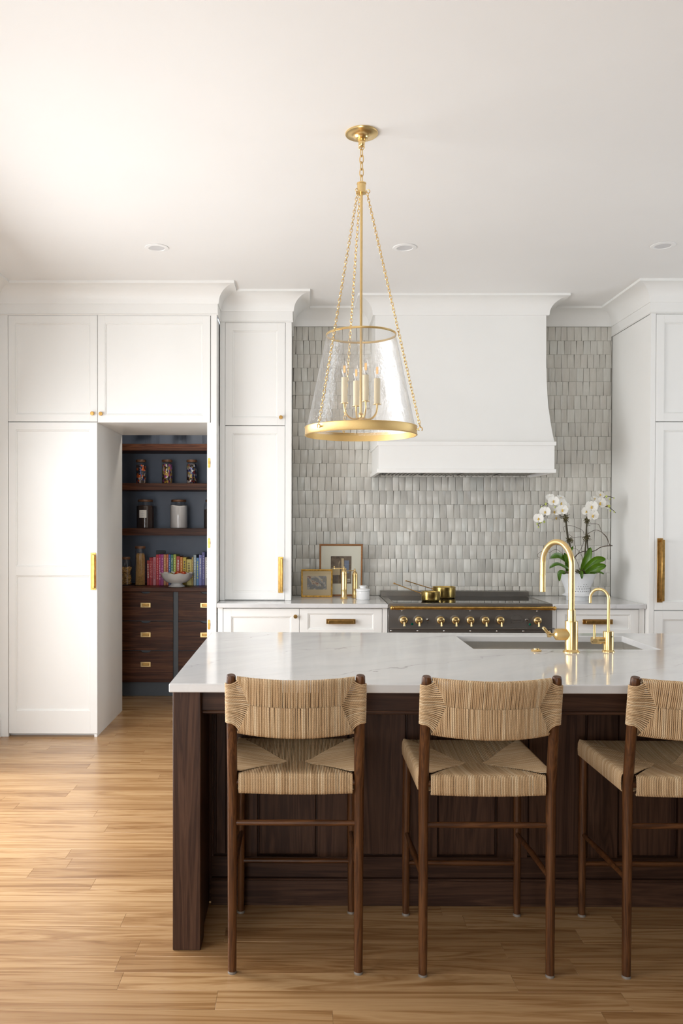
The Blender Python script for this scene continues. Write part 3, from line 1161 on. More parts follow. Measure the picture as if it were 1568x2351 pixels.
# ================================================================== ISLAND
IX0, IX1, IYF, IYB = -0.444, 2.62, 2.774, 4.109
t = thing('kitchen_island', (1.08, 3.45, 0), 'dark walnut kitchen island with square post and panelled back', 'island')
for xa in (-0.434, IX1 - .105):
    MB().box(xa, xa + .095, 2.795, 2.89, 0, .884, .0025).build('post', 'walnut_vertical', t)
    MB().box(xa + .012, xa + .085, 2.89, 3.15, 0, .884, .001).build('end_panel', 'walnut_vertical', t)
ap = MB().box(-0.339, IX1 - .105, 2.832, 2.855, .812, .884, .001).build('apron', 'walnut_horizontal', t)
MB().box(-0.339, IX1 - .105, 2.826, 2.856, .800, .812, .004).build('bead', 'walnut_horizontal', ap)
MB().box(-0.425, IX1 - .014, 3.165, 4.06, .10, .655, 0).box(-0.425, .70, 3.165, 4.06, .655, .884).box(1.60, IX1 - .014, 3.165, 4.06, .655, .884) \
    .box(.70, 1.60, 3.165, 3.55, .655, .884).box(.70, 1.60, 4.02, 4.06, .655, .884).build('body', 'walnut_vertical', t)
MB().box(-0.40, IX1 - .04, 3.165, 3.98, 0, .10).build('plinth', 'walnut_horizontal', t)
# panelled seating side
YP = 3.150
px = [-0.340]
starts = [-0.507 + .343 * i for i in range(9)]
fr = MB().box(-0.340, IX1 - .105, YP - .006, YP + .014, .104, .182, .001).box(-0.340, IX1 - .105, YP - .006, YP + .014, .80, .884, .001)
fr.build('rail', 'walnut_horizontal', t)
prev = -0.340
for sx0 in starts:
    a, b = max(sx0, -0.330), min(sx0 + .228, IX1 - .12)
    if b - a < .03:
        continue
    if a - prev > .01:
        MB().box(prev + .001, a - .001, YP - .006, YP + .014, .182, .80, .001).build('stile', 'walnut_vertical', t)
    prev = b
    p = MB().box(a + .006, b - .006, YP + .002, YP + .014, .188, .794, .003).build('panel', 'walnut_vertical', t)
MB().box(prev + .001, IX1 - .105, YP - .006, YP + .014, .182, .80, .001).build('stile', 'walnut_vertical', t)
bb = MB().box(-0.340, IX1 - .105, YP - .018, YP - .004, 0, .096, .001).build('baseboard', 'walnut_horizontal', t)
MB().box(-0.340, IX1 - .105, YP - .024, YP - .004, .096, .105, .004).build('bead', 'walnut_horizontal', bb)
for i in range(5):          # doors on the working side
    xa = -0.42 + i * .604
    dd = MB().box(xa + .002, xa + .600, 4.06, 4.08, .11, .875, .002).build('door', 'walnut_vertical', t)
    MB().tube([(xa + .54, 4.105, .55), (xa + .54, 4.105, .75)], .006, 10).build('handle', 'aged_brass', dd)

# worktop with the sink cut-out
SX0, SX1, SY0, SY1 = .749, 1.55, 3.573, 3.997
bm = bmesh.new()
xs, ys = [IX0, SX0, SX1, IX1], [IYF, SY0, SY1, IYB]
V = {}
for i in range(4):
    for j in range(4):
        for k, z in enumerate((.884, TOP)):
            V[i, j, k] = bm.verts.new((xs[i], ys[j], z))
for i in range(3):
    for j in range(3):
        if i == 1 and j == 1:
            continue
        bm.faces.new([V[i, j, 1], V[i + 1, j, 1], V[i + 1, j + 1, 1], V[i, j + 1, 1]])
        bm.faces.new([V[i, j, 0], V[i, j + 1, 0], V[i + 1, j + 1, 0], V[i + 1, j, 0]])
for i in range(3):
    bm.faces.new([V[i, 0, 0], V[i + 1, 0, 0], V[i + 1, 0, 1], V[i, 0, 1]])
    bm.faces.new([V[i, 3, 0], V[i, 3, 1], V[i + 1, 3, 1], V[i + 1, 3, 0]])
    bm.faces.new([V[0, i, 0], V[0, i, 1], V[0, i + 1, 1], V[0, i + 1, 0]])
    bm.faces.new([V[3, i, 0], V[3, i + 1, 0], V[3, i + 1, 1], V[3, i, 1]])
bm.faces.new([V[1, 1, 0], V[1, 1, 1], V[2, 1, 1], V[2, 1, 0]])
bm.faces.new([V[1, 2, 0], V[2, 2, 0], V[2, 2, 1], V[1, 2, 1]])
bm.faces.new([V[1, 1, 0], V[1, 2, 0], V[1, 2, 1], V[1, 1, 1]])
bm.faces.new([V[2, 1, 0], V[2, 1, 1], V[2, 2, 1], V[2, 2, 0]])
bmesh.ops.recalc_face_normals(bm, faces=bm.faces)
eds = []
for e in bm.edges:
    if len(e.link_faces) == 2 and e.calc_face_angle() > 0.5:
        eds.append(e)
bmesh.ops.bevel(bm, geom=eds, offset=.004, segments=3, profile=.5, affect='EDGES')
me = bpy.data.meshes.new('island_worktop')
bm.to_mesh(me); bm.free()
me.transform(Matrix.Translation((-1.08, -3.45, -.884)))
me.polygons.foreach_set('use_smooth', [True] * len(me.polygons))
me.set_sharp_from_angle(angle=math.radians(8))
me.materials.append(M['quartzite'])
o = bpy.data.objects.new('island_worktop', me)
o.location = (1.08, 3.45, .884)
COL.objects.link(o)
tag(o, 'pale stone island worktop with grey veins and a sink cut-out', 'countertop')

t = thing('sink', (1.15, 3.785, .67), 'stainless steel undermount sink sunk into the island worktop', 'sink')
m = MB()
zb_ = .68
m.box(.722, .742, 3.552, 4.016, zb_, .8835).box(1.557, 1.577, 3.552, 4.016, zb_, .8835)
m.box(.742, 1.557, 3.552, 3.566, zb_, .8835).box(.742, 1.557, 4.004, 4.016, zb_, .8835).box(.742, 1.557, 3.566, 4.004, zb_ - .01, zb_)
m.build('basin', 'steel', t)
m = MB().box(.742, 1.557, 3.985, 4.004, .845, .852, .001).box(.742, 1.557, 3.566, 3.582, .845, .852, .001)
m.build('ledge', 'steel', t)
MB().lathe([(.045, 0), (.045, .003), (.03, .001), (0, .001)], (1.15, 3.8, zb_), 24).build('drain', 'chrome', t)

# ------------------------------------------------------------------ faucets
t = thing('kitchen_faucet', (1.141, 3.495, TOP), 'tall brass gooseneck kitchen faucet with side lever', 'faucet')
fx, fy = 1.1415, 3.495
MB().lathe([(0, 0), (.0345, 0), (.0345, .003), (.030, .007), (.0285, .010), (.0265, .012), (.0265, .128), (.0255, .131), (0, .131)],
           (fx, fy, TOP), 36).build('base', 'brass', t)
MB().lathe([(.0172, .131), (.0172, .177), (.0165, .179), (0, .179)], (fx, fy, TOP), 32).build('collar', 'brass', t)
ex, ey = 1.069, 3.665
R_ = math.hypot(ex - fx, ey - fy) / 2
ux, uy = (ex - fx) / (2 * R_), (ey - fy) / (2 * R_)
pts = [(fx, fy, TOP + .175), (fx, fy, 1.20)]
zc = 1.283
for i in range(25):
    a = PI * i / 24
    s_ = R_ - R_ * math.cos(a)
    pts.append((fx + ux * s_, fy + uy * s_, zc + R_ * 1.02 * math.sin(a)))
pts.append((ex, ey, 1.231))
MB().tube(pts, .0125, 20).build('neck', 'brass', t)
MB().lathe([(0, 0), (.0095, 0), (.0128, .002), (.0128, .075), (.012, .078), (0, .078)], (ex, ey, 1.153), 24).build('spray_head', 'brass', t)
vz = TOP + .075
m = MB().lathe([(0, -.002), (.0238, -.001), (.0245, .002), (.0245, .034), (.016, .062), (0, .062)], n=32, axis='X')
m = MB().add([(x_ * 1.0 + 1.075, y_ + fy - .004, z_ + vz) for x_, y_, z_ in m.v], m.f)
vb = m.build('valve', 'knurled_brass', t, label='knurled brass valve body')
m = MB().lathe([(.020, 0), (.014, .006), (.007, .010), (.007, .020), (.012, .022), (.012, .034), (0, .035)], n=20, axis='X')
m = MB().add([(1.074 - x_, y_ + fy - .006, z_ + vz - .001) for x_, y_, z_ in m.v], m.f)
m.xf = Matrix.Translation((1.046, fy - .006, vz - .002)) @ Matrix.Rotation(-.72, 4, 'Y')
m.box(-.0045, .0075, -.009, .009, -.006, .042, .003)
m.xf = None
m.build('lever', 'brass', vb)

t = thing('filter_faucet', (1.302, 3.509, TOP), 'small brass gooseneck filtered water faucet', 'faucet')
gx, gy = 1.3025, 3.509
m = MB().lathe([(0, 0), (.0255, 0), (.0255, .003), (.023, .006), (.0212, .008), (.0212, .084), (.0205, .086), (0, .086)], (gx, gy, TOP), 30)
b_ = m.build('base', 'brass', t)
MB().lathe([(0, 0), (.003, 0), (.003, .0006), (0, .0006)], (gx + .008, gy - .0198, TOP + .066), 12, 'Y').build('air_gap_hole', 'black_plastic', b_)
pts = [(gx, gy, TOP + .08), (gx, gy, 1.11)]
hx, hy = 1.243, 3.56
R_ = math.hypot(hx - gx, hy - gy) / 2
ux, uy = (hx - gx) / (2 * R_), (hy - gy) / (2 * R_)
for i in range(21):
    a = PI * i / 20
    s_ = R_ - R_ * math.cos(a)
    pts.append((gx + ux * s_, gy + uy * s_, 1.136 + R_ * 1.05 * math.sin(a)))
pts.append((hx, hy, 1.116))
MB().tube(pts, .0062, 14).build('neck', 'brass', t)
m = MB().lathe([(0, 0), (.0145, 0), (.015, .003), (.015, .022), (.0157, .024), (.0157, .036), (.010, .060), (0, .060)], n=26, axis='X')
m = MB().add([(x_ + 1.231, y_ + gy - .002, z_ + .962) for x_, y_, z_ in m.v], m.f)
vb = m.build('valve', 'brass', t)
MB().tube([(1.239, gy - .012, .960), (1.239, gy - .012, 1.028), (1.239, gy - .012, 1.031)], [.006, .0045, .003], 14).tube(
    [(1.239, gy - .022, .961), (1.239, gy - .004, .961)], .010, 14).build('lever', 'brass', vb)

m = MB().lathe([(0, 0), (.021, 0), (.0225, .003), (.020, .006), (.012, .008), (.0115, .011), (0, .0115)], (1.001, 3.520, TOP), 28)
m.build('air_switch', 'brass', label='small round brass button on the worktop left of the faucet', cat='button')

# ================================================================== PENDANT LANTERN
PX, PY = .245, 3.42
t = thing('pendant_lantern', (PX, PY, CEIL), 'brass pendant lantern with a tapered seeded glass shade on chains', 'lamp')
MB().lathe([(0, 0), (.066, 0), (.0675, -.003), (.066, -.008), (.058, -.009), (.040, -.012), (.030, -.018), (.026, -.026), (.016, -.028),
            (.0165, -.036), (.013, -.037), (.013, -.054), (.010, -.058), (.004, -.060), (0, -.060)], (PX, PY, CEIL), 40).build('canopy', 'brass', t)
CW = MB()


def link(m, c, d, L, W_, r, turn):
    """one oval chain link, long axis d"""
    d = Vector(d).normalized()
    a = d.orthogonal().normalized()
    b = d.cross(a)
    side = a * math.cos(turn) + b * math.sin(turn)
    pts_ = []
    for i in range(14):
        q = 2 * PI * i / 14
        pts_.append(Vector(c) + d * (L / 2) * math.copysign(abs(math.cos(q)) ** .8, math.cos(q)) + side * (W_ / 2) * math.copysign(abs(math.sin(q)) ** .8, math.sin(q)))
    m.tube(pts_, r, 6, closed=True)


top_z, hub_z = CEIL - .058, 2.862
MB().tube([(PX + .011 * math.cos(a), PY, top_z - .004 + .008 * math.sin(a)) for a in [2 * PI * i / 16 for i in range(16)]], .0022, 7, closed=True).build('chain_link', 'brass', t)
nl = 5
step = (top_z - .004 - hub_z) / nl
for i in range(nl):
    m = MB()
    link(m, (PX, PY, top_z - .010 - step * (i + .5)), (0, 0, 1), step * 1.25, .0165, .0023, (PI / 2 if i % 2 else 0) + .25)
    m.build('chain_link', 'brass', t)
MB().lathe([(0, 0), (.009, 0), (.010, -.004), (.0195, -.006), (.020, -.010), (.0175, -.012), (.0175, -.040), (.0205, -.042), (.0205, -.048), (0, -.049)],
           (PX, PY, 2.859), 28).build('hub', 'brass', t)
MB().tube([(PX, PY, 2.815), (PX, PY, 1.90)], .0056, 12).build('stem', 'brass', t)
zr0, zr1 = 1.816, 1.853
rb = .2305
band = MB().lathe([(rb - .004, zr0), (rb, zr0), (rb + .0018, zr0 + .002), (rb, zr0 + .005), (rb, zr1 - .005), (rb + .0018, zr1 - .002), (rb, zr1), (rb - .006, zr1), (rb - .006, zr1 - .003),
                   (rb - .004, zr1 - .004), (rb - .004, zr0)], (PX, PY, 0), 96).build('band', 'knurled_brass', t, label='wide knurled brass band')
MB().lathe([(.1435, 2.226), (.1452, 2.228), (.1452, 2.233), (.1435, 2.235), (.1405, 2.234), (.1405, 2.227), (.1435, 2.226)], (PX, PY, 0), 80).build('top_ring', 'brass', t)
MB().lathe([(.2245, zr1 - .012)] + [(.2245 + (.1425 - .2245) * i / 12, zr1 - .012 + (2.230 - zr1 + .012) * i / 12) for i in range(1, 13)], (PX, PY, 0), 96).build(
    'glass_shade', 'seeded_glass', t, label='clear seeded glass shade')
for deg in (-16, -136, 104):
    a = math.radians(deg)
    ca, sa = math.cos(a), math.sin(a)
    p0 = Vector((PX + .023 * ca, PY + .023 * sa, 2.812))
    p1 = Vector((PX + .2445 * ca, PY + .2445 * sa, 1.846))
    m = MB()
    n_ = 72
    for i in range(n_):
        q = p0.lerp(p1, (i + .5) / n_)
        link(m, q, p1 - p0, (p1 - p0).length / n_ * 1.36, .0098, .00135, (PI / 2 if i % 2 else 0) + .6)
    ch = m.build('chain', 'brass', t, kind='stuff')
    m = MB().tube([(PX + (rb - .002) * ca, PY + (rb - .002) * sa, 1.836), (PX + (rb + .008) * ca, PY + (rb + .008) * sa, 1.836)], [.004, .003], 10)
    hk = [(PX + (rb + .008 + .0075 - .0075 * math.cos(q)) * ca, PY + (rb + .008 + .0075 - .0075 * math.cos(q)) * sa, 1.836 + .0085 * math.sin(q)) for q in
          [-.9 + 4.9 * i / 12 for i in range(13)]]
    m.tube(hk, .0021, 7)
    m.build('hook', 'brass', t)
    m = MB().tube([(PX + (.028 + .0075 * math.cos(q)) * ca, PY + (.028 + .0075 * math.cos(q)) * sa, 2.816 + .0075 * math.sin(q)) for q in [2 * PI * i / 14 for i in range(14)]],
                  .0018, 6, closed=True)
    m.build('ring', 'brass', t)
MB().lathe([(0, 0), (.008, 0), (.012, .004), (.010, .012), (.008, .018), (.009, .030), (.011, .034), (.006, .040), (0, .040)], (PX, PY, 1.872), 20).build('arm_hub', 'brass', t)
for k in range(4):
    a = math.radians(-78 + 90 * k)
    ca, sa = math.cos(a), math.sin(a)
    ap_ = [(PX + .006 * ca, PY + .006 * sa, 1.888)]
    for i in range(11):
        q = PI / 2 * i / 10
        ap_.append((PX + (.028 + .042 * math.sin(q)) * ca, PY + (.028 + .042 * math.sin(q)) * sa, 1.884 + .05 - .05 * math.cos(q)))
    ap_.append((PX + .070 * ca, PY + .070 * sa, 1.952))
    am = MB().tube(ap_, .0042, 10).build('arm', 'brass', t)
    cx_, cy_ = PX + .070 * ca, PY + .070 * sa
    MB().lathe([(0, 0), (.0165, 0), (.017, .002), (0, .003)], (cx_, cy_, 1.947), 20).build('drip_cup', 'brass', am)
    MB().lathe([(0, 0), (.0125, 0), (.0125, .104), (0, .105)], (cx_, cy_, 1.950), 20).build('candle_sleeve', 'candle_sleeve', am)
    MB().lathe([(.006, 0), (.0065, .004), (.012, .020), (.0145, .032), (.012, .046), (.006, .062), (.001, .070), (0, .071)], (cx_, cy_, 2.056), 20).build('bulb', 'clear_glass', am)
    MB().lathe([(0, 0), (.0062, 0), (.006, .010), (0, .011)], (cx_, cy_, 2.053), 14).build('bulb_cap', 'chrome', am)
    m = MB()
    for j in range(4):
        b = PI / 2 * j + .4
        m.tube([(cx_ + .0035 * math.cos(b), cy_ + .0035 * math.sin(b), 2.074), (cx_ + .0035 * math.cos(b), cy_ + .0035 * math.sin(b), 2.102)], .0014, 6)
    m.build('filament', 'filament', am, label='glowing warm filament')

# recessed ceiling lights
for i, (dx, dy, lab) in enumerate(((-.843, 4.831, 'white round recessed ceiling light above the pantry doorway side'), (.598, 4.828, 'white round recessed ceiling light behind the pendant chains'),
                                   (2.079, 4.796, 'white round recessed ceiling light above the right tall cabinet side'))):
    t = thing('ceiling_light', (dx, dy, CEIL), lab, 'light', 'recessed ceiling lights')
    MB().lathe([(.046, 0), (.068, 0), (.070, -.002), (.068, -.004), (.048, -.006), (.045, -.003), (.045, -.0002)], (dx, dy, CEIL), 40).build('trim_ring', 'lamp_trim', t)
    MB().lathe([(.0455, -.003), (.030, -.0012), (0, -.0008)], (dx, dy, CEIL), 32).build('lens', 'lamp_lens', t)


# ================================================================== BAR STOOLS
def cord(m, pts, r=.0026, n=6):
    m.tube(pts, r, n, caps=False, uv=True)


def make_stool():
    """local frame: origin on the floor at the middle, -Y is the back rest side (towards the room)"""
    root = thing('bar_stool', (0, 0, 0), 'x', 'stool', 'bar stools along the island')
    hw, yn, yf = .204, -.208, .208

    def post_y(z):
        return yn - (0 if z < .60 else .058 * ((z - .60) / .376) ** 1.15)
    for s_ in (-1, 1):
        zs_ = [.008, .10, .30, .50, .60, .68, .76, .84, .90, .955, .972, .976]
        rr = [.0138, .0142, .015, .0158, .0162, .0165, .0165, .0162, .0158, .0155, .0148, .0125]
        MB().tube([(s_ * hw, post_y(z), z) for z in zs_], rr, 18).build('back_post', 'stool_wood', root)
        MB().tube([(s_ * (hw + .002), yf, .008), (s_ * (hw + .002), yf, .30), (s_ * hw, yf, .60)], [.0125, .0145, .015], 16).build('leg', 'stool_wood', root)
        MB().tube([(s_ * hw, yn, .315), (s_ * hw * 1.005, 0, .313), (s_ * hw, yf, .305)], [.0075, .0105, .0075], 12).build('stretcher', 'stool_wood', root)
        for yy in (yn, yf):
            MB().lathe([(0, 0), (.0145, 0), (.0145, .004), (.011, .009), (0, .009)], (s_ * (hw if yy == yn else hw + .002), yy, 0), 16).build('foot_glide', 'glide', root)
    MB().tube([(-hw, yn, .488), (0, yn, .488), (hw, yn, .488)], [.0085, .0105, .0085], 14).build('stretcher', 'stool_wood_cross', root)
    MB().tube([(-hw, yf, .195), (0, yf, .195), (hw, yf, .195)], [.0085, .0105, .0085], 14).build('stretcher', 'stool_wood_cross', root)
    # ---- woven back: vertical cords over two bowed rails, side wings around the posts
    zt_, zb_, zm = .972, .784, .884
    bw, ap_x = .186, .146

    def bow(x):
        return .070 * (1 - (x / .19) ** 2)

    def ycen(x, z):
        return post_y(z) + .004 - bow(x)

    def yoff(z):
        # half thickness: full at rails, thin at the middle seam
        k = abs(z - zm) / (zt_ - zm) if z > zm else abs(z - zm) / (zm - zb_)
        return .0055 + .0105 * min(1, k * 1.25) ** .8
    m = MB()
    n_c = 74
    rc = .00242
    for i in range(n_c):
        x0 = -bw + 2 * bw * (i + .5) / n_c
        for up in (1, -1):
            ze = zt_ if up > 0 else zb_
            ax = abs(x0)
            k = max(0.0, (ax - ap_x) / (bw - ap_x))
            zs_ = zm + (ze - zm) * k * .93
            lean = random.uniform(-.0010, .0010)
            xs_ = x0 - math.copysign(.012 * k, x0) * (1 - k)
            front, back = [], []
            for j in range(6):
                f_ = j / 5
                z = zs_ + (ze - up * .010 - zs_) * f_
                x = xs_ + (x0 - xs_) * f_ + lean * (1 - f_)
                front.append((x, ycen(x, z) - yoff(z) - (.0030 * (1 - f_) if up < 0 else 0) + random.uniform(-.0004, .0004), z))
                back.append((x, ycen(x, z) + yoff(z), z))
            cap = []
            for q in (.25, .5, .75):
                a = PI * q
                cap.append((x0, ycen(x0, ze) - .016 * math.cos(a), ze - up * .010 + up * .0085 * math.sin(a)))
            cord(m, front + cap + back[::-1], rc + random.uniform(-.0002, .0003))
    n_w = 26
    for s_ in (-1, 1):
        for i in range(n_w):
            f_ = (i + .5) / n_w
            zp = .820 + (.950 - .820) * f_
            zq = .794 + (.966 - .794) * f_
            k = (zq - zm) / (zt_ - zm) if zq > zm else (zm - zq) / (zm - zb_)
            xq = ap_x + (bw - ap_x) * min(1, k) - .004
            pr = .0185
            path_ = []
            for j in range(3):
                u = j / 3
                x, z = xq + (hw - .006 - xq) * u, zq + (zp - zq) * u
                yy = ycen(x if x < .186 else .186, z) * (1 - u) + (post_y(z) - pr) * u - yoff(z) * (1 - u)
                path_.append((s_ * x, yy, z))
            for j in range(7):
                a = -PI / 2 + PI * j / 6
                path_.append((s_ * (hw + pr * math.cos(a)), post_y(zp) + pr * math.sin(a), zp + random.uniform(-.0003, .0003)))
            for j in range(3):
                u = 1 - (j + 1) / 3
                x, z = xq + (hw - .006 - xq) * u, zq + (zp - zq) * u
                yy = (ycen(min(x, .186), z) + yoff(z)) * (1 - u) + (post_y(z) + pr) * u
                path_.append((s_ * x, yy, z))
            cord(m, path_, rc)
    m.build('woven_back', 'seagrass_cord', root, kind='stuff', angle=180, label='tan twisted cord back wrapped around both posts', fix=False)
    # ---- woven seat
    m = MB()
    zs0, th = .652, .064
    nearw, farw = .183, .2165
    ys0, ys1 = yn + .004, yf + .012
    ym, xa_ = 0.0, .030
    dip = .026

    def ztop(x, y):
        # flat at the rails, dipped in the middle
        u = min(1, max(0, 1 - abs(x) / .2)) * min(1, max(0, 1 - abs(y - ym) / (ys1 - ym)))
        return zs0 - dip * min(1, u * 1.6) ** .8

    def near_y(x):
        return yn - .0165 - .014 * (1 - (x / .19) ** 2)
    for side, wd, nn in ((-1, nearw, 72), (1, farw, 84)):
        for i in range(nn):
            x0 = -wd + 2 * wd * (i + .5) / nn
            ye = near_y(x0) if side < 0 else ys1
            ax = abs(x0)
            k = max(0, (ax - xa_) / (wd - xa_))
            yseam = ym + (ye - ym) * k
            xin = x0
            pts_ = []
            for j in range(5):
                u = j / 4
                y = yseam + (ye - side * .010 - yseam) * u
                pts_.append((xin, y, ztop(xin, y)))
            pts_ += [(x0, ye - side * .003, zs0 - .003), (x0, ye, zs0 - .012), (x0, ye + side * .001, zs0 - th * .5), (x0, ye, zs0 - th + .010), (x0, ye - side * .004, zs0 - th + .002)]
            pts_ += [(x0, ye - side * .015, zs0 - th), (xin, yseam, zs0 - th + .008)]
            cord(m, pts_, .00242 + random.uniform(-.0002, .0003))
    for s_ in (-1, 1):
        nn = 80
        for i in range(nn):
            f_ = (i + .5) / nn
            y0 = ys0 + .012 + (ys1 - ys0 - .012) * f_
            wd = nearw + .022 + (farw - nearw - .022) * f_
            wd = max(wd, .2185)
            ye = ys0 if y0 < ym else ys1
            k = abs(y0 - ym) / abs(ye - ym)
            w_near = (nearw if y0 < ym else farw)
            xseam = xa_ + (w_near - xa_) * min(1, k)
            pts_ = []
            for j in range(5):
                u = j / 4
                x = xseam + (wd - .010 - xseam) * u
                pts_.append((s_ * x, y0, ztop(x, y0) + .0008))
            pts_ += [(s_ * (wd - .003), y0, zs0 - .003), (s_ * wd, y0, zs0 - .012), (s_ * (wd + .001), y0, zs0 - th * .5), (s_ * wd, y0, zs0 - th + .010)]
            pts_ += [(s_ * (wd - .012), y0, zs0 - th), (s_ * xseam, y0, zs0 - th + .008)]
            cord(m, pts_, .0025)
    m.build('woven_seat', 'seagrass_cord', root, kind='stuff', angle=180, label='tan twisted cord seat woven in four triangles', fix=False)
    for (a, b) in (((-hw, yn, .620), (hw, yn, .620)), ((-hw, yf, .620), (hw, yf, .620)), ((-hw + .008, yn, .620), (-hw + .008, yf, .620)), ((hw - .008, yn, .620), (hw - .008, yf, .620))):
        MB().tube([a, b], .010, 10).build('seat_rail', 'stool_wood_cross', root)
    return root


stool = make_stool()
index_kids(stool)
stool.location = (-.016, 2.867, 0)
stool['label'] = 'woven cord bar stool standing next to the square walnut island post'
copy_tree(stool, (.598, 2.854, 0), 'woven cord bar stool standing between the two other stools')
copy_tree(stool, (1.250, 2.852, 0), 'woven cord bar stool farthest along the island from the square post')

# ================================================================== THINGS ON THE BACK COUNTER
def picture(name, x0, x1, h, y0, lean, fw, mats, pic, art, label):
    t_ = thing(name, ((x0 + x1) / 2, y0, TOP), label, 'picture')
    rot = Matrix.Translation((0, y0, TOP)) @ Matrix.Rotation(-lean, 4, 'X')

    def mk():
        q = MB()
        q.xf = rot
        return q
    m_ = mk()
    d_ = .018
    # mitred frame sides with a sloped face
    O = [(x0, 0), (x1, 0), (x1, h), (x0, h)]
    I = [(x0 + fw, fw), (x1 - fw, fw), (x1 - fw, h - fw), (x0 + fw, h - fw)]
    vs, fs = [], []
    for (ox, oz), (ix, iz) in zip(O, I):
        vs += [(ox, d_, oz), (ox, 0, oz), (ox + (ix - ox) * .35, -.004, oz + (iz - oz) * .35), (ix, .003, iz), (ix, d_, iz)]
    for k in range(4):
        k2 = (k + 1) % 4
        for j in range(5):
            j2 = (j + 1) % 5
            fs.append((k * 5 + j, k2 * 5 + j, k2 * 5 + j2, k * 5 + j2))
    m_.add(vs, fs)
    m_.build('frame', mats[0], t_, angle=20)
    m_ = mk(); m_.box(x0 + fw * .8, x1 - fw * .8, .005, .012, fw * .8, h - fw * .8); m_.build('mount', mats[1], t_)
    m_ = mk(); m_.box(pic[0], pic[1], .0035, .006, pic[2], pic[3]); a_ = m_.build('print', art, t_)
    m_ = mk(); m_.box(x0 + fw * .9, x1 - fw * .9, .0012, .0022, fw * .9, h - fw * .9); m_.build('glazing', 'window_glass', t_)
    return t_, a_, mk


tt, art_, mk = picture('framed_picture', .136, .457, .392, 6.175, -.13, .0125, ('frame_wood', 'mat_cream'), (.221, .374, .095, .302), 'abstract_dusk',
                       'larger framed picture with thin brown wooden frame and wide cream mount')
for (a, b, c_, d_, mt) in ((.300, .318, .17, .285, 'mat_tan'), (.322, .356, .175, .27, 'pantry_paint'), (.226, .29, .16, .215, 'mat_tan'), (.345, .366, .125, .131, 'mat_cream'), (.345, .366, .112, .117, 'mat_cream')):
    q = mk(); q.box(a, b, .0028, .0036, c_, d_); q.build('paint_patch', mt, art_)
tt, art_, mk = picture('framed_picture', .001, .232, .207, 6.085, -.14, .012, ('gilt', 'mat_tan'), (.045, .188, .057, .158), 'abstract_warm',
                       'smaller framed picture with gilt frame and tan mount')


def mill(x, y, h, r, label, ang):
    t_ = thing('pepper_mill', (x, y, TOP), label, 'mill', 'brass pepper mills')
    MB().lathe([(0, 0), (r * 1.25, 0), (r * 1.3, .003), (r * 1.12, .010), (r, .014), (r, .065), (r * 1.03, .067), (r * 1.03, .070), (r, .072), (r, h - .05), (r * 1.07, h - .049), (r * 1.07, h - .044), (r, h - .043),
                (r * .97, h - .036), (r * .8, h - .024), (r * .45, h - .016), (.005, h - .014), (.005, h - .006), (0, h - .005)], (x, y, TOP), 28).build('body', 'brass', t_)
    for k in range(4):
        a = PI / 4 + PI / 2 * k
        MB().ball((x + r * 1.28 * math.cos(a), y + r * 1.28 * math.sin(a), TOP + .004), .006, .006, .004, 10, 6).build('foot', 'brass', t_)
    ex_, ey_ = x + .070 * math.cos(ang), y + .070 * math.sin(ang)
    c_ = MB().tube([(x, y, TOP + h - .010), (ex_, ey_, TOP + h - .012)], .0030, 10)
    c_.ball((x, y, TOP + h - .008), .0065, nu=14, nv=8).ball((x, y, TOP + h + .001), .0045, nu=12, nv=8)
    cr = c_.build('crank', 'brass', t_)
    MB().lathe([(0, 0), (.004, 0), (.0045, .006), (.003, .010), (.0055, .016), (.004, .021), (0, .022)], (ex_, ey_, TOP + h - .014), 14).build('crank_knob', 'brass', cr)


mill(.309, 5.955, .228, .0205, 'tall brass pepper mill in front of the framed pictures', PI)
mill(.393, 6.035, .209, .0195, 'shorter brass pepper mill behind the white crock', PI + .25)

t = thing('butter_crock', (.442, 5.905, TOP), 'small white ceramic lidded crock beside the brass mills', 'jar')
MB().lathe([(0, 0), (.043, 0), (.0465, .003), (.0475, .006), (.0475, .060), (.045, .062), (0, .062)], (.442, 5.905, TOP), 40).build('body', 'ceramic', t)
MB().lathe([(0, .0625), (.049, .0625), (.0505, .065), (.0505, .074), (.049, .076), (.030, .080), (.022, .083), (.021, .088), (.026, .093), (.0265, .098), (.024, .101), (0, .102)],
           (.442, 5.905, TOP), 40).build('lid', 'ceramic', t)


def saucepan(x, y, r, h, tip, label):
    z = .9195
    t_ = thing('saucepan', (x, y, z), label, 'saucepan', 'brass saucepans on the cooktop')
    MB().lathe([(0, 0), (r * .88, 0), (r * .96, .004), (r, .014), (r, h - .002), (r + .0018, h), (r - .001, h + .001), (r - .003, h - .002), (r - .004, .014), (r * .9, .006), (0, .005)], (x, y, z), 44).build('pan', 'pan_brass', t_)
    a = math.atan2(tip[1] - y, tip[0] - x)
    hb = Vector((x + r * math.cos(a), y + r * math.sin(a), z + h * .82))
    m_ = MB().tube(catmull([hb, hb + Vector((.02 * math.cos(a), .02 * math.sin(a), .004)), Vector(tip)], 6), .0032, 8)
    hd = m_.build('handle', 'dark_brass', t_)
    m_ = MB()
    for dx in (-.008, .008):
        m_.ball((hb.x - dx * math.sin(a), hb.y + dx * math.cos(a), z + h * .75), .0035, nu=8, nv=6)
    m_.build('rivet', 'brass', hd)
    MB().tube([Vector(tip) + Vector((.005 * math.cos(q), 0, .005 * math.sin(q))) for q in [2 * PI * i / 10 for i in range(10)]], .0015, 6, closed=True).build('hanging_ring', 'dark_brass', hd)


saucepan(.898, 5.735, .0645, .066, (.655, 5.82, 1.036), 'small brass saucepan near the front of the cooktop')
saucepan(1.034, 5.985, .083, .081, (.765, 6.03, 1.040), 'larger brass saucepan at the back of the cooktop')

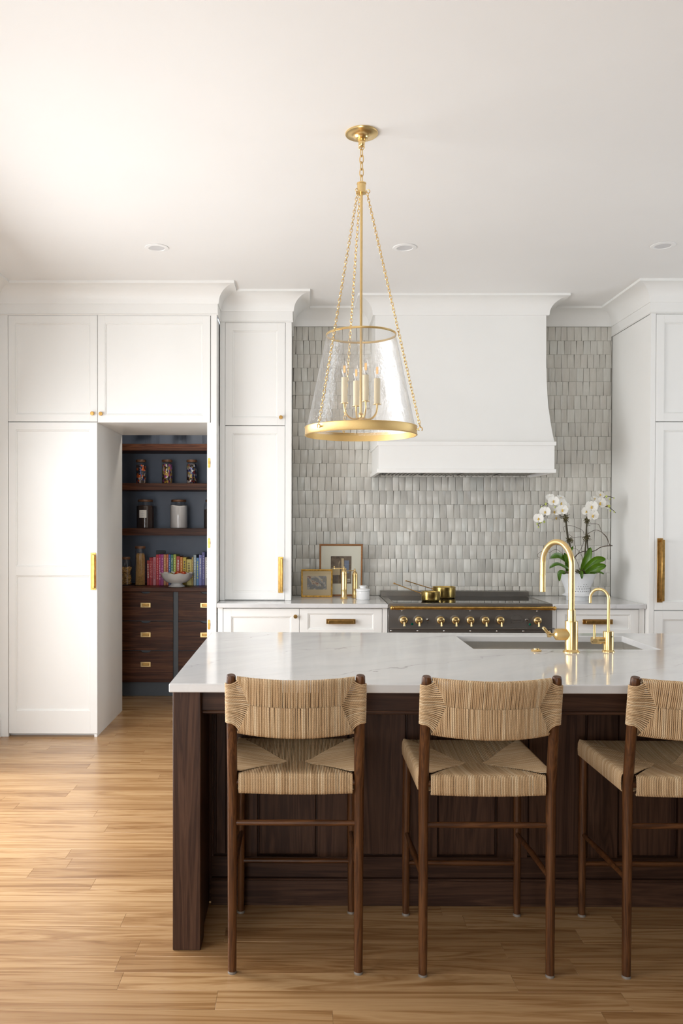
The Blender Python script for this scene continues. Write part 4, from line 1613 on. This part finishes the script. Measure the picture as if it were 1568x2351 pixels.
# ------------------------------------------------------------------ orchid
OX, OY = 1.969, 5.905
t = thing('potted_orchid', (OX, OY, TOP), 'white orchid in a white perforated ceramic pot', 'plant')
pot = MB().lathe([(0, 0), (.076, 0), (.078, .003), (.078, .026), (.080, .030), (.103, .034), (.105, .038), (.096, .043), (.086, .052), (.084, .064), (.090, .090), (.110, .140), (.129, .188), (.131, .191), (.128, .193),
                  (.124, .190), (.105, .145), (.080, .09), (0, .08)], (OX, OY, TOP), 48).build('pot', 'pot_glaze', t, label='white ceramic pot with a flared collar and small holes')
MB().lathe([(0, .178), (.05, .182), (.09, .180), (.118, .172)], (OX, OY, TOP), 24).build('soil', 'soil', t)
for rz, off_, cnt in ((.068, .0, 7), (.086, .5, 7), (.102, .0, 5), (.118, .5, 2)):
    for k in range(cnt):
        a = -PI / 2 + .12 + (k - (cnt - 1) / 2) * .19 + off_ * .19
        rr = .0845 + (rz - .064) * (.006 / .026) if rz < .09 else .090 + (rz - .09) * .4
        MB().ball((OX + rr * math.cos(a), OY + rr * math.sin(a), TOP + rz), .0026, .0026, .0026, 8, 6).build('hole', 'ink', pot)


def stemtube(name, pts, r, mat):
    MB().tube(catmull(pts, 5), r, 7).build(name, mat, t)


stemtube('stem', [(1.925, 5.9, 1.09), (1.915, 5.9, 1.281), (1.911, 5.9, 1.314), (1.896, 5.9, 1.356), (1.887, 5.9, 1.43), (1.88, 5.9, 1.497), (1.87, 5.9, 1.542)], .0052, 'stem')
stemtube('stem', [(1.93, 5.91, 1.09), (1.92, 5.91, 1.281), (1.907, 5.91, 1.33), (1.893, 5.91, 1.439), (1.885, 5.91, 1.497)], .0048, 'stem')
stemtube('stem', [(2.008, 5.9, 1.09), (2.011, 5.9, 1.127), (2.019, 5.9, 1.231), (2.026, 5.9, 1.335), (2.03, 5.9, 1.439), (2.036, 5.9, 1.509)], .0052, 'stem')
stemtube('stem', [(2.03, 5.92, 1.09), (2.032, 5.92, 1.135), (2.048, 5.92, 1.251), (2.042, 5.92, 1.335), (2.037, 5.92, 1.439), (2.041, 5.92, 1.497)], .0045, 'stem')
stemtube('flower_spike', [(1.87, 5.88, 1.534), (1.838, 5.88, 1.592), (1.785, 5.88, 1.604), (1.739, 5.88, 1.599), (1.702, 5.88, 1.577)], .0022, 'stem')
stemtube('flower_spike', [(1.855, 5.89, 1.497), (1.83, 5.89, 1.521), (1.763, 5.89, 1.538), (1.726, 5.89, 1.509), (1.696, 5.89, 1.463), (1.682, 5.89, 1.455), (1.692, 5.89, 1.433)], .0022, 'stem')
stemtube('flower_spike', [(2.029, 5.88, 1.509), (2.057, 5.88, 1.571), (2.115, 5.88, 1.609), (2.152, 5.88, 1.65), (2.185, 5.88, 1.65), (2.22, 5.88, 1.64)], .0022, 'stem')
stemtube('flower_spike', [(2.07, 5.88, 1.563), (2.111, 5.88, 1.582), (2.173, 5.88, 1.578), (2.206, 5.88, 1.557), (2.229, 5.88, 1.536)], .0022, 'stem')
TW = [([(1.952, 5.93, 1.213), (1.981, 5.93, 1.243), (2.023, 5.93, 1.261), (2.06, 5.93, 1.255), (2.106, 5.93, 1.268), (2.139, 5.93, 1.289), (2.18, 5.93, 1.299), (2.226, 5.93, 1.302)], .0030),
      ([(2.213, 5.95, 1.301), (2.196, 5.95, 1.355), (2.171, 5.95, 1.385), (2.133, 5.95, 1.41), (2.104, 5.95, 1.412), (2.074, 5.95, 1.397), (2.05, 5.95, 1.38)], .0017),
      ([(2.218, 5.93, 1.304), (2.201, 5.93, 1.318), (2.18, 5.93, 1.364), (2.151, 5.93, 1.397), (2.134, 5.93, 1.439), (2.117, 5.93, 1.456), (2.055, 5.93, 1.458)], .0015),
      ([(2.029, 5.95, 1.376), (2.02, 5.95, 1.409), (1.978, 5.95, 1.43), (1.945, 5.95, 1.443), (1.903, 5.95, 1.443), (1.882, 5.95, 1.43), (1.891, 5.95, 1.397)], .0014),
      ([(2.025, 5.95, 1.363), (1.987, 5.95, 1.363), (1.954, 5.95, 1.359), (1.92, 5.95, 1.384)], .0013),
      ([(2.031, 5.95, 1.342), (2.017, 5.95, 1.296), (1.988, 5.95, 1.246), (1.971, 5.95, 1.213), (1.984, 5.95, 1.179), (2.005, 5.93, 1.10)], .0015),
      ([(1.946, 5.95, 1.279), (1.979, 5.95, 1.275), (2.0, 5.95, 1.25), (2.019, 5.95, 1.217), (2.017, 5.95, 1.183), (2.0, 5.93, 1.10)], .0013),
      ([(1.883, 5.95, 1.237), (1.858, 5.95, 1.258), (1.833, 5.95, 1.273), (1.808, 5.95, 1.267), (1.783, 5.95, 1.252), (1.749, 5.95, 1.262), (1.716, 5.95, 1.254), (1.697, 5.95, 1.233), (1.708, 5.95, 1.214), (1.733, 5.95, 1.212)], .0013)]
for pts, r in TW:
    stemtube('twig', pts, r, 'twig')
stemtube('twig', [(1.952, 5.93, 1.213), (1.93, 5.92, 1.16), (1.945, 5.92, 1.09)], .0026, 'twig')
stemtube('twig', [(1.883, 5.95, 1.237), (1.90, 5.94, 1.16), (1.91, 5.93, 1.09)], .0015, 'twig')
for x, y, z, a, b in ((1.879, 5.895, 1.492, .022, .026), (1.907, 5.895, 1.339, .026, .019), (2.034, 5.9, 1.48, .016, .028), (2.031, 5.9, 1.36, .021, .026), (1.985, 5.88, 1.115, .05, .02), (1.88, 5.86, 1.107, .05, .018), (2.06, 5.88, 1.105, .045, .014)):
    m = MB()
    for k in range(70):
        u, v_, w_ = random.gauss(0, .45), random.gauss(0, .45), random.gauss(0, .45)
        c_ = Vector((x + u * a, y + v_ * min(a, .022), z + w_ * b))
        d_ = Vector((random.uniform(-1, 1), random.uniform(-1, 1), random.uniform(-.6, .8))) * .012
        m.tube([c_ - d_, c_ + d_ * .2 + Vector((0, 0, .003)), c_ + d_], .0016, 4)
    m.build('moss', 'moss', t, kind='stuff')


def petal(m, c, ang, ln, wd, n_, cupd):
    """rounded petal fanning out from c in the plane with normal n_"""
    n_ = Vector(n_).normalized()
    ax = Vector((1, 0, 0)) - n_ * n_.x
    ax.normalize()
    ay = n_.cross(ax)
    d_ = ax * math.cos(ang) + ay * math.sin(ang)
    e_ = n_.cross(d_)
    vs, fs = [], []
    nu, nv = 7, 4
    for i in range(nu + 1):
        u = i / nu
        w_ = wd * math.sin(PI * min(1, .06 + u * .94)) ** .55 * (.35 + .65 * min(1, u * 1.8))
        for j in range(nv + 1):
            v_ = (j / nv - .5) * 2
            lift = cupd * (u * u) - .25 * cupd * v_ * v_ + .1 * cupd * math.sin(3 * v_ + 4 * u)
            vs.append(Vector(c) + d_ * ln * u + e_ * w_ * v_ + n_ * lift)
    for i in range(nu):
        for j in range(nv):
            a = i * (nv + 1) + j
            fs.append((a, a + 1, a + nv + 2, a + nv + 1))
    m.add(vs, fs)


FL = [(1.775, 5.84, 1.617, .035), (1.836, 5.86, 1.603, .035), (1.723, 5.86, 1.543, .035), (1.678, 5.86, 1.496, .033), (1.832, 5.82, 1.555, .037), (1.882, 5.88, 1.575, .033), (1.792, 5.87, 1.546, .035),
      (1.823, 5.93, 1.503, .031), (1.779, 5.93, 1.647, .027), (1.854, 5.93, 1.639, .029), (2.043, 5.84, 1.579, .040), (2.106, 5.85, 1.604, .040), (2.052, 5.84, 1.517, .038), (2.131, 5.92, 1.664, .033),
      (2.026, 5.89, 1.547, .031), (2.179, 5.92, 1.589, .031), (2.097, 5.93, 1.635, .025)]
TURN = [(-.1, .1), (.2, .1), (-.4, .0), (-.5, -.1), (.1, -.1), (.9, 0), (-.2, -.2), (.2, -.6), (-.3, .6), (.3, .7), (-.1, 0), (.15, .05), (.1, -.15), (.4, .7), (-.9, 0), (.8, 0), (0, .8)]
for (x, y, z, r), (tx, tz) in zip(FL, TURN):
    nrm = Vector((tx, -1, tz)).normalized()
    m = MB()
    c_ = Vector((x, y, z))
    for a in (PI / 2, PI / 2 + 2.25, PI / 2 - 2.25):
        petal(m, c_ + nrm * -.002, a, r * 1.02, r * .52, nrm, .006)
    for a in (.18, PI - .18):
        petal(m, c_, a, r * 1.14, r * .90, nrm, .008)
    fo = m.build('flower', 'petal', t, angle=180, label='white five-petalled orchid flower', fix=False)
    m = MB()
    petal(m, c_ + nrm * .003, -PI / 2, r * .42, r * .20, nrm, .012)
    m.ball(c_ + nrm * .006, r * .13, r * .13, r * .17, 10, 6)
    m.build('lip', 'petal_lip', fo, angle=180)
for x, y, z, r in ((1.733, 5.875, 1.598, .0091), (1.703, 5.878, 1.576, .0058), (1.784, 5.83, 1.574, .0062), (1.674, 5.88, 1.456, .0066), (1.683, 5.88, 1.433, .0058), (2.161, 5.875, 1.651, .0083), (2.183, 5.87, 1.633, .0058),
                   (2.215, 5.878, 1.64, .005), (2.178, 5.87, 1.583, .0099), (2.187, 5.87, 1.551, .0066), (2.217, 5.878, 1.542, .005), (1.701, 5.885, 1.469, .0083), (1.726, 5.885, 1.471, .0083)):
    MB().ball((x, y, z), r * .85, r * .85, r * 1.15, 12, 8).build('bud', 'bud', t, label='lime green bud')


def leaf(p0, p1, p2, wd, tilt, y0, y2):
    """broad leaf along a bent spine"""
    P0, P1, P2 = Vector((p0[0], y0, p0[1])), Vector((p1[0], (y0 + y2) / 2 - .012, p1[1])), Vector((p2[0], y2, p2[1]))
    sp = catmull([P0, P1, P2], 6)
    vs, fs = [], []
    nv = 6
    for i, p in enumerate(sp):
        u = i / (len(sp) - 1)
        d_ = (sp[min(i + 1, len(sp) - 1)] - sp[max(i - 1, 0)]).normalized()
        n_ = Vector((tilt[0], tilt[1], tilt[2]))
        e_ = d_.cross(n_).normalized()
        up = e_.cross(d_)
        w_ = wd * (math.sin(PI * (.10 + .90 * u) ** .9) ** .7 if u < 1 else .02)
        for j in range(nv + 1):
            v_ = (j / nv - .5) * 2
            vs.append(p + e_ * w_ * v_ + up * (.010 * v_ * v_))
    for i in range(len(sp) - 1):
        for j in range(nv):
            a = i * (nv + 1) + j
            fs.append((a, a + 1, a + nv + 2, a + nv + 1))
    lf = MB().add(vs, fs).build('leaf', 'leaf', t, angle=180)
    MB().tube([p + Vector((0, -.0015, .0008)) for p in sp], .0012, 5).build('midrib', 'leaf_vein', lf)


leaf((1.895, 1.18), (1.815, 1.228), (1.757, 1.212), .026, (0, -.8, .6), 5.88, 5.84)
leaf((1.895, 1.13), (1.805, 1.168), (1.745, 1.142), .019, (0, -.6, .8), 5.87, 5.82)
leaf((1.850, 1.112), (1.806, 1.112), (1.801, 1.056), .016, (-.3, -1, .3), 5.82, 5.775)
leaf((1.890, 1.12), (1.878, 1.20), (1.860, 1.249), .020, (.2, -1, .2), 5.89, 5.87)
leaf((2.000, 1.11), (2.032, 1.215), (2.055, 1.289), .027, (-.3, -1, .1), 5.90, 5.89)
leaf((2.005, 1.125), (2.075, 1.197), (2.139, 1.207), .029, (0, -1, .4), 5.86, 5.83)
leaf((2.010, 1.105), (2.074, 1.150), (2.130, 1.165), .030, (.1, -1, .3), 5.84, 5.79)
leaf((1.948, 1.118), (1.949, 1.112), (1.951, 1.074), .014, (0, -1, .2), 5.80, 5.765)
leaf((1.902, 1.25), (1.909, 1.272), (1.926, 1.296), .010, (0, -1, .2), 5.89, 5.88)
leaf((2.030, 1.112), (2.074, 1.117), (2.112, 1.104), .010, (0, -.4, .9), 5.82, 5.79)

# ================================================================== PANTRY
t = thing('drawer_cabinet', (-1.25, 7.15, 0), 'dark walnut drawer cabinet in the pantry with campaign pulls', 'cabinet')
PYF = 6.90
MB().box(-2.40, -0.22, PYF + .022, 7.415, .15, .885).build('body', 'slate_paint', t)
MB().box(-2.40, -0.22, 6.96, 7.40, 0, .15).build('plinth', 'slate_paint', t)
MB().box(-2.40, -0.22, PYF - .02, 7.418, .885, .920, .003).build('top', 'pantry_walnut', t, label='walnut top')
# stile between the drawer banks
sxl, sxr = -1.067, -1.026
for xa in (sxl, -2.40 + .62, sxl + .80):
    MB().box(xa + .002, xa + .041, PYF + .004, PYF + .022, .15, .885).build('stile', 'slate_paint', t)
def campaign_drawer(xa, xb, za, zb, xc):
    nw, nd = .040, .015
    poly = [(xa, za), (xb, za), (xb, zb), (xc + nw, zb)] + [(xc + nw * math.cos(q), zb - nd * math.sin(q)) for q in [PI * i / 12 for i in range(1, 12)]] + [(xc - nw, zb), (xa, zb)]
    d_ = MB().prism(poly, PYF, PYF + .021).build('drawer', 'pantry_walnut', t, angle=25)
    zc_ = (za + zb) / 2 + .01
    pl = MB().box(xc - .042, xc + .042, PYF - .003, PYF, zc_ - .020, zc_ + .020, .001).build('pull', 'brass', d_, label='rectangular recessed brass pull')
    MB().box(xc - .030, xc + .030, PYF - .0036, PYF - .0028, zc_ - .012, zc_ + .012).build('pull_recess', 'dark_brass', d_)
    MB().tube([(xc - .026, PYF - .004, zc_ + .008), (xc - .026, PYF - .005, zc_ - .009), (xc + .026, PYF - .005, zc_ - .009), (xc + .026, PYF - .004, zc_ + .008)], .0022, 8).build('pull_bail', 'brass', d_)


dz = [(.884, .640), (.636, .392), (.388, .143)]
for zt_, zb_ in dz:
    campaign_drawer(-1.728, sxl - .002, zb_ + .002, zt_ - .002, -1.298)
    campaign_drawer(sxr + .002, -0.226, zb_ + .002, zt_ - .002, -.798)
MB().box(-1.735, -0.22, PYF + .03, PYF + .05, .12, .143).build('lower_rail', 'pantry_walnut', t)

SH = 7.10
shelf_labels = ['thick walnut pantry shelf above the candy jars', 'thick walnut pantry shelf holding the candy jars', 'thick walnut pantry shelf holding the wide flour and coffee jars']
for (za, zb), lab in zip(((2.079, 2.137), (1.741, 1.799), (1.351, 1.411)), shelf_labels):
    MB().box(-2.415, -0.205, SH, 7.418, za, zb, .002).build('shelf', 'pantry_walnut', label=lab, cat='shelf')
MB().box(-1.300, -1.216, 7.410, 7.4195, 1.10, 1.212, .003).build('wall_outlet', 'black_plastic', label='black outlet plate on the pantry wall behind the books', cat='outlet')


def jar(x, y, z, r, h, label, fill, fill_h, lid_r, lid_h=.020, neck=1.0, group=None, lab=False, rough_fill=False):
    t_ = thing('storage_jar', (x, y, z), label, 'jar', group)
    hb = h - lid_h
    MB().lathe([(0, .001), (r * .92, .001), (r, .006), (r, hb * .82), (r * .97, hb * .90), (r * neck * .86, hb - .004), (r * neck * .86, hb)], (x, y, z), 32).build('glass', 'clear_glass', t_)
    MB().lathe([(0, 0), (lid_r, 0), (lid_r * 1.02, .003), (lid_r * 1.02, lid_h - .003), (lid_r * .97, lid_h), (0, lid_h)], (x, y, z + hb), 28).build('lid', 'lid_wood', t_, label='wooden lid')
    if fill:
        top = fill_h
        wob_ = (lambda r_, z_, a: (r_, (.008 * math.sin(2 * a + 1) if z_ > top * .9 else 0))) if rough_fill else None
        MB().lathe([(0, .004), (r * .9, .004), (r * .955, .010), (r * .955, top * .96), (r * .7, top), (0, top * 1.01)], (x, y, z), 28, wob=wob_).build('contents', fill, t_)
    if lab:
        a0 = -PI / 2 - .12
        vs, fs = [], []
        for i in range(7):
            a = a0 - .42 + .84 * i / 6
            for zz in (z + .092, z + .158):
                vs.append((x + (r + .0008) * math.cos(a), y + (r + .0008) * math.sin(a), zz))
        fs = [(2 * i, 2 * i + 2, 2 * i + 3, 2 * i + 1) for i in range(6)]
        pl = MB().add(vs, fs).build('paper_label', 'paper', t_, angle=180)
        for zz, hwid in ((.142, .10), (.125, .20), (.108, .12)):
            vs = []
            for i in range(5):
                a = a0 - hwid + 2 * hwid * i / 4
                for q in (0, .003):
                    vs.append((x + (r + .0014) * math.cos(a), y + (r + .0014) * math.sin(a), z + zz + q))
            MB().add(vs, [(2 * i, 2 * i + 2, 2 * i + 3, 2 * i + 1) for i in range(4)]).build('print_line', 'lamp_lens', pl, angle=180)
    return t_


z2, z3 = 1.7995, 1.4115
jar(-1.394, 7.20, z2, .0445, .208, 'slim candy jar with orange and black wrappers', 'wrappers_orange', .165, .0445)
jar(-1.1665, 7.20, z2, .0455, .208, 'slim candy jar with gold and purple wrappers', 'wrappers_gold', .172, .0455)
jar(-.9515, 7.20, z2, .0455, .208, 'slim candy jar with silver and red wrappers', 'wrappers_silver', .172, .0455)
jar(-1.356, 7.20, z3, .0775, .250, 'wide jar of dark coffee beans with a white paper label', 'coffee_beans', .200, .064, lab=True)
jar(-1.065, 7.20, z3, .0775, .250, 'wide jar of white flour beside the coffee bean jar', 'flour', .200, .064, rough_fill=True)
jar(-.769, 7.20, z3, .0775, .250, 'wide jar of brown beans half hidden by the doorway edge', 'coffee_beans', .17, .064)
jar(-1.382, 7.10, .9205, .0455, .338, 'tall slim jar of spaghetti on the pantry counter', None, 0, .044)
spg = COL.objects[-1]
spt = [o_ for o_ in COL.objects if o_.get('label') == 'tall slim jar of spaghetti on the pantry counter'][0]
m = MB()
random.seed(5)
for k in range(120):
    a, rr = random.uniform(0, 2 * PI), .040 * math.sqrt(random.random())
    b, r2 = a + random.uniform(-.5, .5), .040 * math.sqrt(random.random())
    m.tube([(-1.382 + rr * math.cos(a), 7.10 + rr * math.sin(a), .926), (-1.382 + r2 * math.cos(b), 7.10 + r2 * math.sin(b), 1.190 + random.uniform(-.01, .01))], .0015, 5)
m.build('spaghetti', 'pasta', spt, kind='stuff')
jar(-1.505, 7.10, .9205, .050, .245, 'short jar of pasta pieces next to the spaghetti jar', None, 0, .036, neck=.8)
spt = [o_ for o_ in COL.objects if o_.get('label') == 'short jar of pasta pieces next to the spaghetti jar'][0]
m = MB()
for k in range(420):
    a, rr = random.uniform(0, 2 * PI), .045 * math.sqrt(random.random())
    c_ = Vector((-1.505 + rr * math.cos(a), 7.10 + rr * math.sin(a), .928 + random.random() * .150))
    d_ = Vector((random.uniform(-1, 1), random.uniform(-1, 1), random.uniform(-1, 1))).normalized() * .007
    m.tube([c_ - d_, c_ + d_], .0032, 5)
m.build('pasta_pieces', 'pasta', spt, kind='stuff')
for xx, lab in ((-1.30, 'empty clear jar standing on the topmost pantry shelf near the tall cabinet'), (-1.06, 'empty clear jar in the middle of the topmost pantry shelf'), (-.80, 'empty clear jar on the topmost pantry shelf near the catch plates')):
    jar(xx, 7.22, 2.1375, .062, .21, lab, None, 0, .05)

# cookbooks
BOOKS = [(-1.330, -1.308, 1.135, (.34, .02, .02), 'dark red'), (-1.307, -1.293, 1.160, (.50, .01, .012), 'red'), (-1.292, -1.277, 1.159, (.42, .02, .03), 'crimson'), (-1.276, -1.251, 1.164, (.60, .22, .26), 'pale pink'),
         (-1.250, -1.226, 1.185, (.56, .012, .02), 'bright red'), (-1.225, -1.209, 1.187, (.55, .01, .21), 'magenta'), (-1.208, -1.185, 1.187, (.42, .03, .25), 'purple pink'), (-1.184, -1.163, 1.187, (.62, .26, .07), 'tan orange'),
         (-1.162, -1.143, 1.187, (.66, .13, .02), 'deep orange'), (-1.142, -1.123, 1.187, (.02, .10, .44), 'royal blue'), (-1.122, -1.101, 1.185, (.04, .22, .11), 'dark green'), (-1.100, -1.076, 1.187, (.45, .52, .03), 'lime green'),
         (-1.075, -1.045, 1.171, (.52, .03, .01), 'brick red'), (-1.042, -1.020, 1.164, (.76, .25, .01), 'amber orange'), (-1.019, -.990, 1.162, (.70, .50, .02), 'mustard yellow'), (-.988, -.942, 1.146, (.74, .62, .14), 'wide pale yellow'),
         (-.941, -.928, 1.164, (.50, .34, .05), 'thin gold'), (-.926, -.903, 1.184, (.38, .48, .50), 'grey blue'), (-.902, -.880, 1.159, (.09, .30, .62), 'sky blue'), (-.879, -.855, 1.184, (.20, .22, .60), 'periwinkle'),
         (-.854, -.830, 1.208, (.12, .11, .36), 'tall indigo'), (-.828, -.800, 1.164, (.62, .58, .56), 'speckled white')]
INK = {0: (.75, .65, .55), 3: (.55, .06, .10), 5: (.85, .7, .7), 9: (.4, .6, .85), 10: (.75, .8, .7), 12: (.9, .85, .8), 14: (.08, .06, .03), 15: (.30, .24, .06), 18: (.75, .8, .2), 19: (.8, .82, .9)}
for i, (x0, x1, zt_, c_, nm) in enumerate(BOOKS):
    plain('cover_%d' % i, c_, .35, var=.04)
    ic = INK.get(i, tuple(min(1, .25 + v_ * 1.3) for v_ in c_))
    plain('spine_ink_%d' % i, ic, .4)
    t_ = thing('cookbook', ((x0 + x1) / 2, 7.22, .9205), '%s cookbook in the row on the pantry counter' % nm, 'book', 'cookbooks in rainbow order')
    yb_ = 7.115 + random.uniform(0, .012)
    dp = random.uniform(.19, .23)
    xa, xb = x0 + .0006, x1 - .0006
    m = MB().box(xa, xb, yb_, yb_ + .003, .9208, zt_, .0008).box(xa, xa + .002, yb_ + .001, yb_ + dp, .9208, zt_, .0004).box(xb - .002, xb, yb_ + .001, yb_ + dp, .9208, zt_, .0004)
    cv = m.build('cover', 'cover_%d' % i, t_)
    MB().box(xa + .002, xb - .002, yb_ + .003, yb_ + dp - .004, .924, zt_ - .003).build('pages', 'paper', t_)
    xm, w_ = (xa + xb) / 2, (xb - xa)
    m = MB()
    z = zt_ - .03
    random.seed(40 + i)
    while z > .985:
        ln = random.uniform(.008, .018)
        m.box(xm - w_ * random.uniform(.12, .26), xm + w_ * random.uniform(.10, .24), yb_ - .0006, yb_ + .0006, z - ln, z)
        z -= ln + random.uniform(.003, .010)
    m.build('spine_print', 'spine_ink_%d' % i, cv, kind='stuff')

# fluted footed bowl with fruit
BX, BY, BZ = -1.051, 6.99, .9205
def flute(r, z, a):
    k = max(0, min(1, (z - .05) / .06))
    return (r * (1 + .028 * k * math.cos(10 * a)), .0045 * k * math.cos(10 * a))


t = thing('fruit_bowl', (BX, BY, BZ), 'white fluted footed bowl in front of the cookbooks', 'bowl')
MB().lathe([(0, 0), (.070, 0), (.072, .004), (.060, .012), (.050, .020), (.048, .028), (.075, .034), (.105, .052), (.126, .080), (.137, .112), (.138, .116), (.132, .115), (.120, .083), (.098, .057), (.06, .042), (0, .040)],
           (BX, BY, BZ), 80, wob=flute).build('bowl', 'ceramic', t)
for (dx, dy, dz_, r, mt, nm, lab) in ((.060, -.03, .096, .034, 'apple_red', 'apple', 'red apple in the white bowl'), (.005, .03, .092, .036, 'apple_red', 'apple', 'orange-red apple behind the others in the white bowl'),
                                      (-.050, -.01, .088, .033, 'pear_green', 'green_apple', 'green apple in the white bowl')):
    f_ = thing(nm, (BX + dx, BY + dy, BZ + dz_ - r), lab, 'fruit')
    MB().lathe([(0, .90), (.15, .97), (.35, 1.0), (.65, .85), (.9, .45), (1, 0), (.92, -.45), (.65, -.85), (.3, -.98), (0, -.93)], n=20)
    m = MB()
    pf_ = [(0, -.90), (.3, -.96), (.65, -.85), (.92, -.45), (1, 0), (.9, .45), (.65, .85), (.35, 1.0), (.15, .95), (0, .86)]
    m.lathe([(a * r, b * r * .95) for a, b in pf_], (BX + dx, BY + dy, BZ + dz_), 20).build('flesh', mt, f_)
    MB().tube([(BX + dx, BY + dy, BZ + dz_ + r * .8), (BX + dx + .003, BY + dy, BZ + dz_ + r * 1.15)], .0014, 6).build('stalk', 'stem', f_)

# unseen fill lamp, added on the pantry ceiling to brighten the pantry
t = thing('pantry_fill', (-1.02, 6.72, 2.62), 'round unseen fill lamp added to the pantry ceiling', 'light')
MB().lathe([(0, 0), (.11, 0), (.112, -.02), (.105, -.03), (.100, -.03)], (-1.02, 6.72, 2.62), 32).build('housing', 'lamp_trim', t)
MB().lathe([(.100, -.028), (.08, -.034), (0, -.038)], (-1.02, 6.72, 2.62), 32).build('diffuser', 'pantry_fill_lens', t)
ld = bpy.data.lights.new('pantry_fill_light', 'AREA')
ld.shape, ld.size, ld.energy, ld.color = 'DISK', .2, 4.0, (1, .9, .78)
lo = bpy.data.objects.new('pantry_fill_light', ld)
COL.objects.link(lo)
lo.location = (-1.02, 6.72, 2.575)
